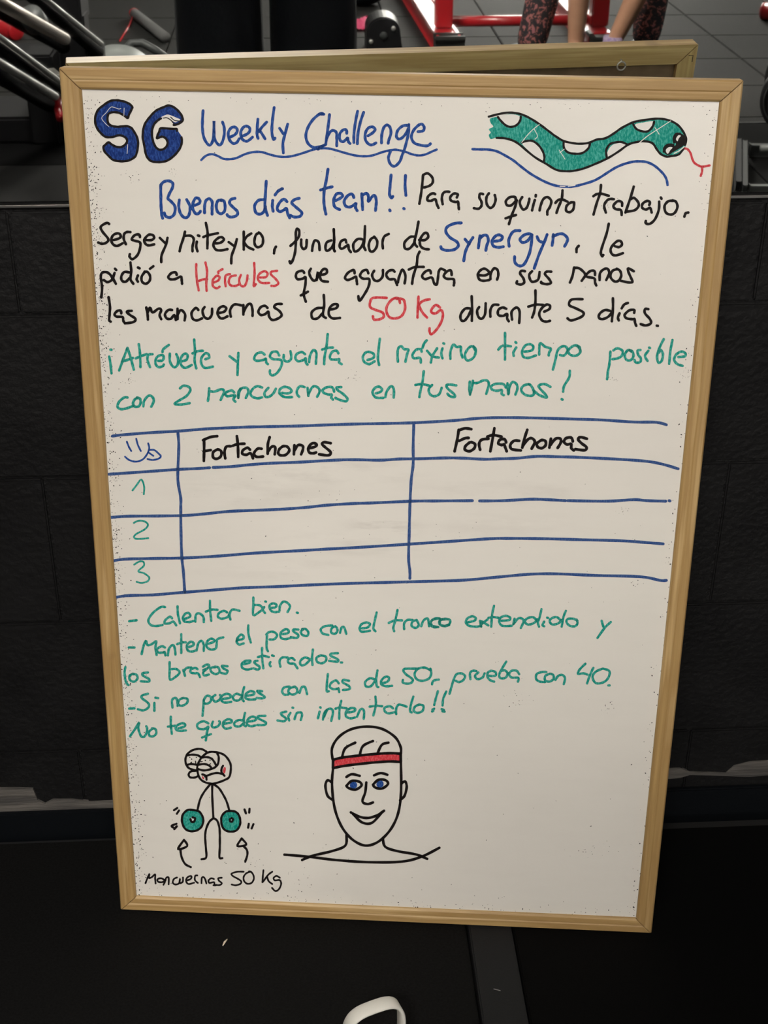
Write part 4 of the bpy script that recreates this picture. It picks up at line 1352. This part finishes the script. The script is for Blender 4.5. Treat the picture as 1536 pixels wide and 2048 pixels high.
        for ra, rb in zip(rings, rings[1:]):
            for j in range(n): s_.faces.new((ra[j], ra[(j+1) % n], rb[(j+1) % n], rb[j]))
        s_.faces.new(rings[0]); s_.faces.new(rings[-1][::-1]); bmesh.ops.recalc_face_normals(s_, faces=s_.faces)
        obj('shoe', s_, shoe_m, t, True)
    return t
PY = -0.40
lk = miry(436, 60, PY); rk = miry(630, 60, PY)
cx_ = (lk.x+rk.x)/2
person('person in wide black trousers photographing the whiteboard, seen in the mirror', (cx_, PY-0.02), 1, 1.74, [(lk.x-0.02, PY-0.02, 0.075), (rk.x+0.02, PY-0.02, 0.075)], [(lk.x+0.004, PY+0.02, 0.50), (rk.x-0.004, PY+0.02, 0.50)], (.114, .104, .088), True, pants_m, shirt_m, arms='phone', hand_targets=[(-0.16, -0.10, 1.24), (0.16, -0.10, 1.24)], hips_w=0.105)
ph = nb(); box(ph, -0.078, -0.020, -0.037, 0.078, -0.012, 0.037, 0.004)
po = obj('phone', ph, blk_m); po.location = (0, -0.012, CAMZ); tag(po, 'black phone held up by the person in black trousers', 'phone')
# two people beyond, only their ankles in view
a = mir(1148, 132); b = mir(1222, 126)
def up(p, q, z): d = q-p; return p+d*(z/max(q.z, .05))
person('person with bare ankles and black shoes standing by the red rack', ((a.x+b.x)/2+0.06, a.y+0.06), 1, 1.68, [(a.x, a.y, 0.075), (b.x, b.y, 0.075)], [(a.x+0.0, a.y+0.02, 0.47), (b.x+0.20, b.y+0.04, 0.47)], (.1, .08, .07), True, pants_m, shirt2_m, socks=[None, 0.11], shorts=True)
a = mir(1056, 122); b = mir(1286, 112)
person('person in black leggings with a pink floral print, feet wide apart', ((a.x+b.x)/2, a.y-0.17), -1, 1.66, [(a.x, a.y, 0.022), (b.x, b.y, 0.022)], [(a.x+0.10, a.y-0.06, 0.47), (b.x+0.05, b.y-0.06, 0.47)], (.100, .086, .066), True, floral_m, shirt_m, hem=0.0)

# ------------------------------------------------------------------ red rack
la = mir(896, 92, 0.04); lb = mir(815, -30, 0.04); ra_ = mir(1200, 86, 0.04); rb_ = mir(1102, -20, 0.04)
rk_ = thing('squat_rack', 'red steel squat rack with dark grey uprights and black foot caps', 'rack', (la.x, la.y, 0))
O = Vector((la.x, la.y, 0))
def rp(bm, name, m, sm=False): return obj(name, bm, m, rk_, sm)
for (p, q) in ((la, lb), (ra_, rb_)):
    rp(beam(nb(), p-O, q-O+(q-p)*0.3, 0.085, 0.075, 0.01), 'foot_beam', red_m)
    d = (p-q).normalized(); rp(beam(nb(), p-O+d*0.001, p-O+d*0.06, 0.098, 0.079, 0.015), 'foot_cap', rubber_m)
up_l = miry(886, 60, la.y-0.22); up_r = miry(1196, 50, ra_.y-0.20)
up_l.z = up_r.z = 0.0785
tops = []
for p in (up_l, up_r):
    q = p-O; rp(beam(nb(), q, q+Vector((0, 0, 0.15)), 0.078, 0.078, 0.006), 'upright_socket', red_m)
    rp(beam(nb(), q+Vector((0, 0, 0.151)), q+Vector((0, 0, 2.1)), 0.07, 0.07, 0.005), 'upright', grey_m); tops.append(q+Vector((0, 0, 2.03)))
cb0 = miry(905, 43, up_l.y-0.09); cbz = max(cb0.z, 0.05)
rp(tube(nb(), [Vector((up_l.x, up_l.y-0.09, cbz))-O, Vector((up_r.x, up_r.y-0.09, cbz))-O], 0.024, 14), 'cross_bar', red_m, True)
rp(tube(nb(), [tops[0]+Vector((0.036, 0, 0)), tops[1]-Vector((0.036, 0, 0))], 0.025, 14), 'pull_up_bar', steel_m, True)
for (s, x) in (('l', up_l), ('r', up_r)):
    rp(beam(nb(), Vector((x.x, x.y-0.039, cbz))-O, Vector((x.x, x.y-0.12, cbz))-O, 0.05, 0.05, 0.004), 'link_plate', red_m)
lbl = nb(); box(lbl, -0.02, -0.03, 0.0781, 0.02, 0.03, 0.0792); o = obj('white_sticker', lbl, white_m, rk_); o.location = mir(851, 13, 0.08)-O-Vector((0, 0, mir(851, 13, 0.08).z))+Vector((0, 0, 0))
# other red machine feet at the edges of the mirror view
for (px0, py0, px1, py1, lab) in ((-60, 38, 30, 62, 'short red steel tube foot at the far left of the mirror view'), (1600, 30, 1530, 22, 'red steel tube foot at the far right of the mirror view')):
    p = mir(px0, py0, 0.04); q = mir(px1, py1, 0.04); o = thing('machine_foot', lab, 'machine foot', (p.x, p.y, 0)); P0 = Vector((p.x, p.y, 0))
    obj('foot_tube', tube(nb(), [p-P0, q-P0], 0.04, 16), red_m, o, True); obj('end_cap', disc(nb(), q-P0+(q-p).normalized()*0.008, q-p, 0.0405, 0.014, 20, 0.004), red_m, o, True)

# ------------------------------------------------------------------ sled machine at left
sl_ = thing('sled_machine', 'black sled machine with chrome guide rods and a grey seat', 'gym machine', (-1.2, -2.9, 0)); O = Vector((-1.2, -2.9, 0))
def sp(bm, name, m, sm=False): return obj(name, bm, m, sl_, sm)
def rod(p0, z0, p1, z1, r, name='guide_rod', m=steel_m):
    a = mir(*p0, z0)-O; b = mir(*p1, z1)-O; return sp(tube(nb(), [a, b], r, 16), name, m, True), a, b
rod((-90, -45), 0.74, (130, 78), 0.42, 0.018, 'guide_rod', M('dull_steel', (0.40, 0.36, 0.32), 0.38, 0.8))
rail_m = M('matt_black_rail', (0.004, 0.004, 0.0045), 0.8, spec=0.06)
rod((-90, -28), 0.64, (128, 94), 0.32, 0.022, 'rail_tube', rail_m)
rod((40, -42), 0.72, (203, 88), 0.40, 0.008)
rod((40, -30), 0.60, (196, 104), 0.26, 0.022, 'rail_tube', rail_m)
rod((-80, 16), 0.64, (119, 163), 0.34, 0.009)
rod((-80, 36), 0.54, (118, 178), 0.24, 0.018, 'rail_tube', rail_m)
rod((-80, 78), 0.56, (111, 193), 0.27, 0.012)
rod((-80, 64), 0.48, (110, 184), 0.18, 0.018, 'rail_tube', rail_m)
rod((-80, 110), 0.44, (100, 212), 0.14, 0.022, 'rail_tube', rail_m)
# blocks and posts
def blk(px, py, z, sx, sy, sz, name, m=blk_m):
    c = mir(px, py, z)-O; return sp(box(nb(), c.x-sx/2, c.y-sy/2, c.z-sz/2, c.x+sx/2, c.y+sy/2, c.z+sz/2, 0.008), name, m)
def post(px, py, z, sx, sy, name='post', m=blk_m):
    c = mir(px, py, z)-O; return sp(box(nb(), c.x-sx/2, c.y-sy/2, 0.0, c.x+sx/2, c.y+sy/2, c.z, 0.008), name, m)
post(80, 100, 0.30, 0.10, 0.16); post(165, 92, 0.27, 0.14, 0.14); post(145, 22, 0.40, 0.09, 0.12); blk(140, 6, 0.42, 0.10, 0.2, 0.12, 'slider_block')
o, a, b = rod((62, 32), 0.52, (74, 48), 0.49, 0.036, 'stop_collar', grey_m)
# base plates
c = mir(60, 215, 0.05)-O
sp(box(nb(), c.x-1.0, c.y-0.02, 0.0, c.x+0.16, c.y+0.30, 0.09, 0.01), 'base_frame', blk_m)
c = mir(150, 110, 0.05)-O
sp(box(nb(), c.x-1.2, c.y-0.06, 0.0, c.x+0.10, c.y+0.12, 0.09, 0.01), 'base_frame', blk_m)
# red end grip and white warning label
a = mir(113, 196, 0.15)-O; b = mir(122, 236, 0.12)-O
sp(tube(nb(), [a, a.lerp(b, .15), b], [0.014, 0.018, 0.016], 14), 'red_grip', red_m, True)
a = mir(172, 68, 0.335)-O; b = mir(200, 88, 0.315)-O; sp(beam(nb(), a, b, 0.014, 0.004, 0.001), 'warning_label', white_m)
c = mir(112, 150, 0.24)-O; sp(beam(nb(), mir(103, 138, 0.262)-O, mir(118, 152, 0.25)-O, 0.02, 0.004, 0.001), 'warning_label', white_m)
# grey seat shell
c = mir(240, 130, 0.14)-O; sb = nb()
r = bmesh.ops.create_uvsphere(sb, u_segments=28, v_segments=16, radius=1)
for v in r['verts']:
    x, y, z = v.co; v.co = Vector((c.x+0.125*math.copysign(abs(x)**0.8, x), c.y+0.13*y, c.z+0.06*z*(1-0.25*x)+0.01*math.cos(3*x)))
sp(sb, 'seat', pad_m, True); sp(box(nb(), c.x-0.05, c.y-0.05, 0, c.x+0.05, c.y+0.05, c.z-0.03, 0.006), 'seat_post', blk_m)
hp = [mir(250, 100, 0.13)-O, mir(262, 87, 0.15)-O, mir(285, 86, 0.15)-O, mir(310, 100, 0.13)-O, mir(335, 118, 0.09)-O, mir(345, 140, 0.02)-O]
sp(tube(nb(), hp, 0.017, 12), 'hand_rail', grey_m, True)

# grip handle on a red cord
hb0 = mir(269, 27, 0.025); hb1 = mir(330, 74, 0.025); g = thing('cable_handle', 'grey foam grip handle with red end and red cord on the floor', 'handle', (hb0.x, hb0.y, 0)); O2 = Vector((hb0.x, hb0.y, 0))
obj('foam_grip', tube(nb(), [hb0-O2, hb1-O2], 0.0235, 16), foam_m, g, True)
d = (hb0-hb1).normalized(); obj('end_cap', tube(nb(), [hb0-O2, hb0-O2+d*0.012], 0.0245, 16), red_m, g, True)
d2 = -d; obj('end_cap', tube(nb(), [hb1-O2, hb1-O2+d2*0.01], 0.0238, 16), foam_m, g, True)
e = mir(240, 82, 0.004); obj('red_cord', tube(nb(), [hb0-O2+d*0.008, (hb0-O2).lerp(e-O2, .4)+Vector((0, 0, -0.008)), e-O2], 0.0042, 8), red_m, g, True)

# pink cloth
c = mir(723, 52, 0.0); pb = nb(); n = 14
grid = [[None]*n for _ in range(n)]
for i in range(n):
    for j in range(n):
        u, v = i/(n-1)-0.5, j/(n-1)-0.5
        z = 0.006+0.03*abs(noise.noise(Vector((u*5, v*5, 3))))+0.045*max(0, 0.4-math.hypot(u*1.2, v))
        grid[i][j] = pb.verts.new((u*0.11*(1-0.5*v), v*0.26, z))
for i in range(n-1):
    for j in range(n-1): pb.faces.new((grid[i][j], grid[i+1][j], grid[i+1][j+1], grid[i][j+1]))
bmesh.ops.solidify(pb, geom=pb.faces, thickness=0.003)
o = obj('pink_cloth', pb, pink_m, None, True); o.location = (c.x+0.005, c.y, 0.0); tag(o, 'crumpled pink cloth lying on the grey tiles', 'cloth')
# black bag behind it
c = mir(728, 16, 0.0); gb = thing('gym_bag', 'small black bag on the grey tiles behind the pink cloth', 'bag', (c.x, c.y, 0))
bb_ = nb(); ellipsoid(bb_, (0.0, -0.1, 0.075), 0.13, 0.13, 0.075, 24)
for v in bb_.verts:
    v.co += Vector((0.006, 0.006, 0.0))*noise.noise(v.co*14); v.co.z = max(v.co.z, 0.0)
obj('bag_body', bb_, pants_m, gb, True); obj('bag_strap', tube(nb(), [(-0.08, -0.1, 0.125), (-0.04, -0.09, 0.17), (0.04, -0.09, 0.17), (0.08, -0.1, 0.125)], 0.009, 10), blk_m, gb, True)
# round black machine foot with bolts
c = mir(767, 104, 0.0); ff = thing('machine_foot', 'black rounded machine foot with two steel bolts, right of the pink cloth', 'machine foot', (c.x, c.y, 0))
fb = nb(); pr = [(-0.075, 0.0)]+[(0.073*math.cos(a), 0.085+0.062*math.sin(a)) for a in [math.pi-math.pi*k/14 for k in range(15)]]+[(0.085, 0.0)]
va = [fb.verts.new((x, 0.0, z)) for x, z in pr]; vb = [fb.verts.new((x*1.02, -0.16, z*1.02)) for x, z in pr]
fb.faces.new(va); fb.faces.new(vb[::-1])
for i in range(len(pr)): fb.faces.new((va[i], va[(i+1) % len(pr)], vb[(i+1) % len(pr)], vb[i]))
bmesh.ops.recalc_face_normals(fb, faces=fb.faces); bmesh.ops.bevel(fb, geom=[e for e in fb.edges if abs(e.verts[0].co.y-e.verts[1].co.y) < 1e-4 and e.verts[0].co.y > -0.01], offset=0.008, segments=2, affect='EDGES')
obj('foot_shell', fb, blk_m, ff)
for (x, z, r) in ((-0.055, 0.045, 0.009), (0.043, 0.10, 0.010), (0.0, 0.07, 0.017)): obj('bolt' if r < .012 else 'centre_knob', disc(nb(), (x, 0.004, z), (0, 1, 0), r, 0.010, 16, 0.003), steel_m if r < .012 else grey_m, ff, True)

# round head dumbbell and steel bracket at right
c = mir(1568, 264, 0.0); db = thing('dumbbell', 'large black round headed dumbbell at the right edge of the mirror view', 'dumbbell', (c.x, c.y, 0))
for k, yy in enumerate((0.0, -0.34)):
    o = obj('weight_head', disc(nb(), (0.02-yy*0.35, yy, 0.118), (0.33, -1, 0), 0.118, 0.10, 48, 0.014), blk_m, db, True)
    for p_ in o.data.polygons: p_.use_smooth = p_.area < 0.004
    obj('rim_ring', tube(nb(), [Vector((0.004-yy*0.35, yy+0.051, 0.118))+Vector((0.100*math.cos(a), 0.033*math.cos(a), 0.100*math.sin(a))) for a in [2*math.pi*q/36 for q in range(37)]], 0.003, 8), grey_m, db, True)
obj('bar', tube(nb(), [(0.12, -0.29, 0.118), (0.038, -0.055, 0.118)], 0.018, 14), steel_m, db, True)
p0 = mir(1489, 380, 0.03); br = thing('steel_bracket', 'grey steel frame with a pale bar in front of the round headed dumbbell', 'bracket', (p0.x, p0.y, 0)); O3 = Vector((p0.x, p0.y, 0))
obj('side_bar', beam(nb(), mir(1489, 290, 0.03)-O3, mir(1489, 380, 0.03)-O3, 0.011, 0.03, 0.002), grey_m, br)
obj('side_plate', beam(nb(), mir(1476, 286, 0.03)-O3, mir(1476, 372, 0.03)-O3, 0.014, 0.03, 0.002), blk_m, br)
obj('front_bar', beam(nb(), mir(1499, 376, 0.02)-O3, mir(1640, 378, 0.02)-O3, 0.016, 0.02, 0.003), pad_m, br)
obj('rear_bar', beam(nb(), mir(1499, 300, 0.02)-O3, mir(1640, 302, 0.02)-O3, 0.02, 0.04, 0.003), grey_m, br)
obj('cross_tube', tube(nb(), [mir(1521, 297, 0.06)-O3, mir(1640, 297, 0.06)-O3], 0.012, 14), pad_m, br, True)
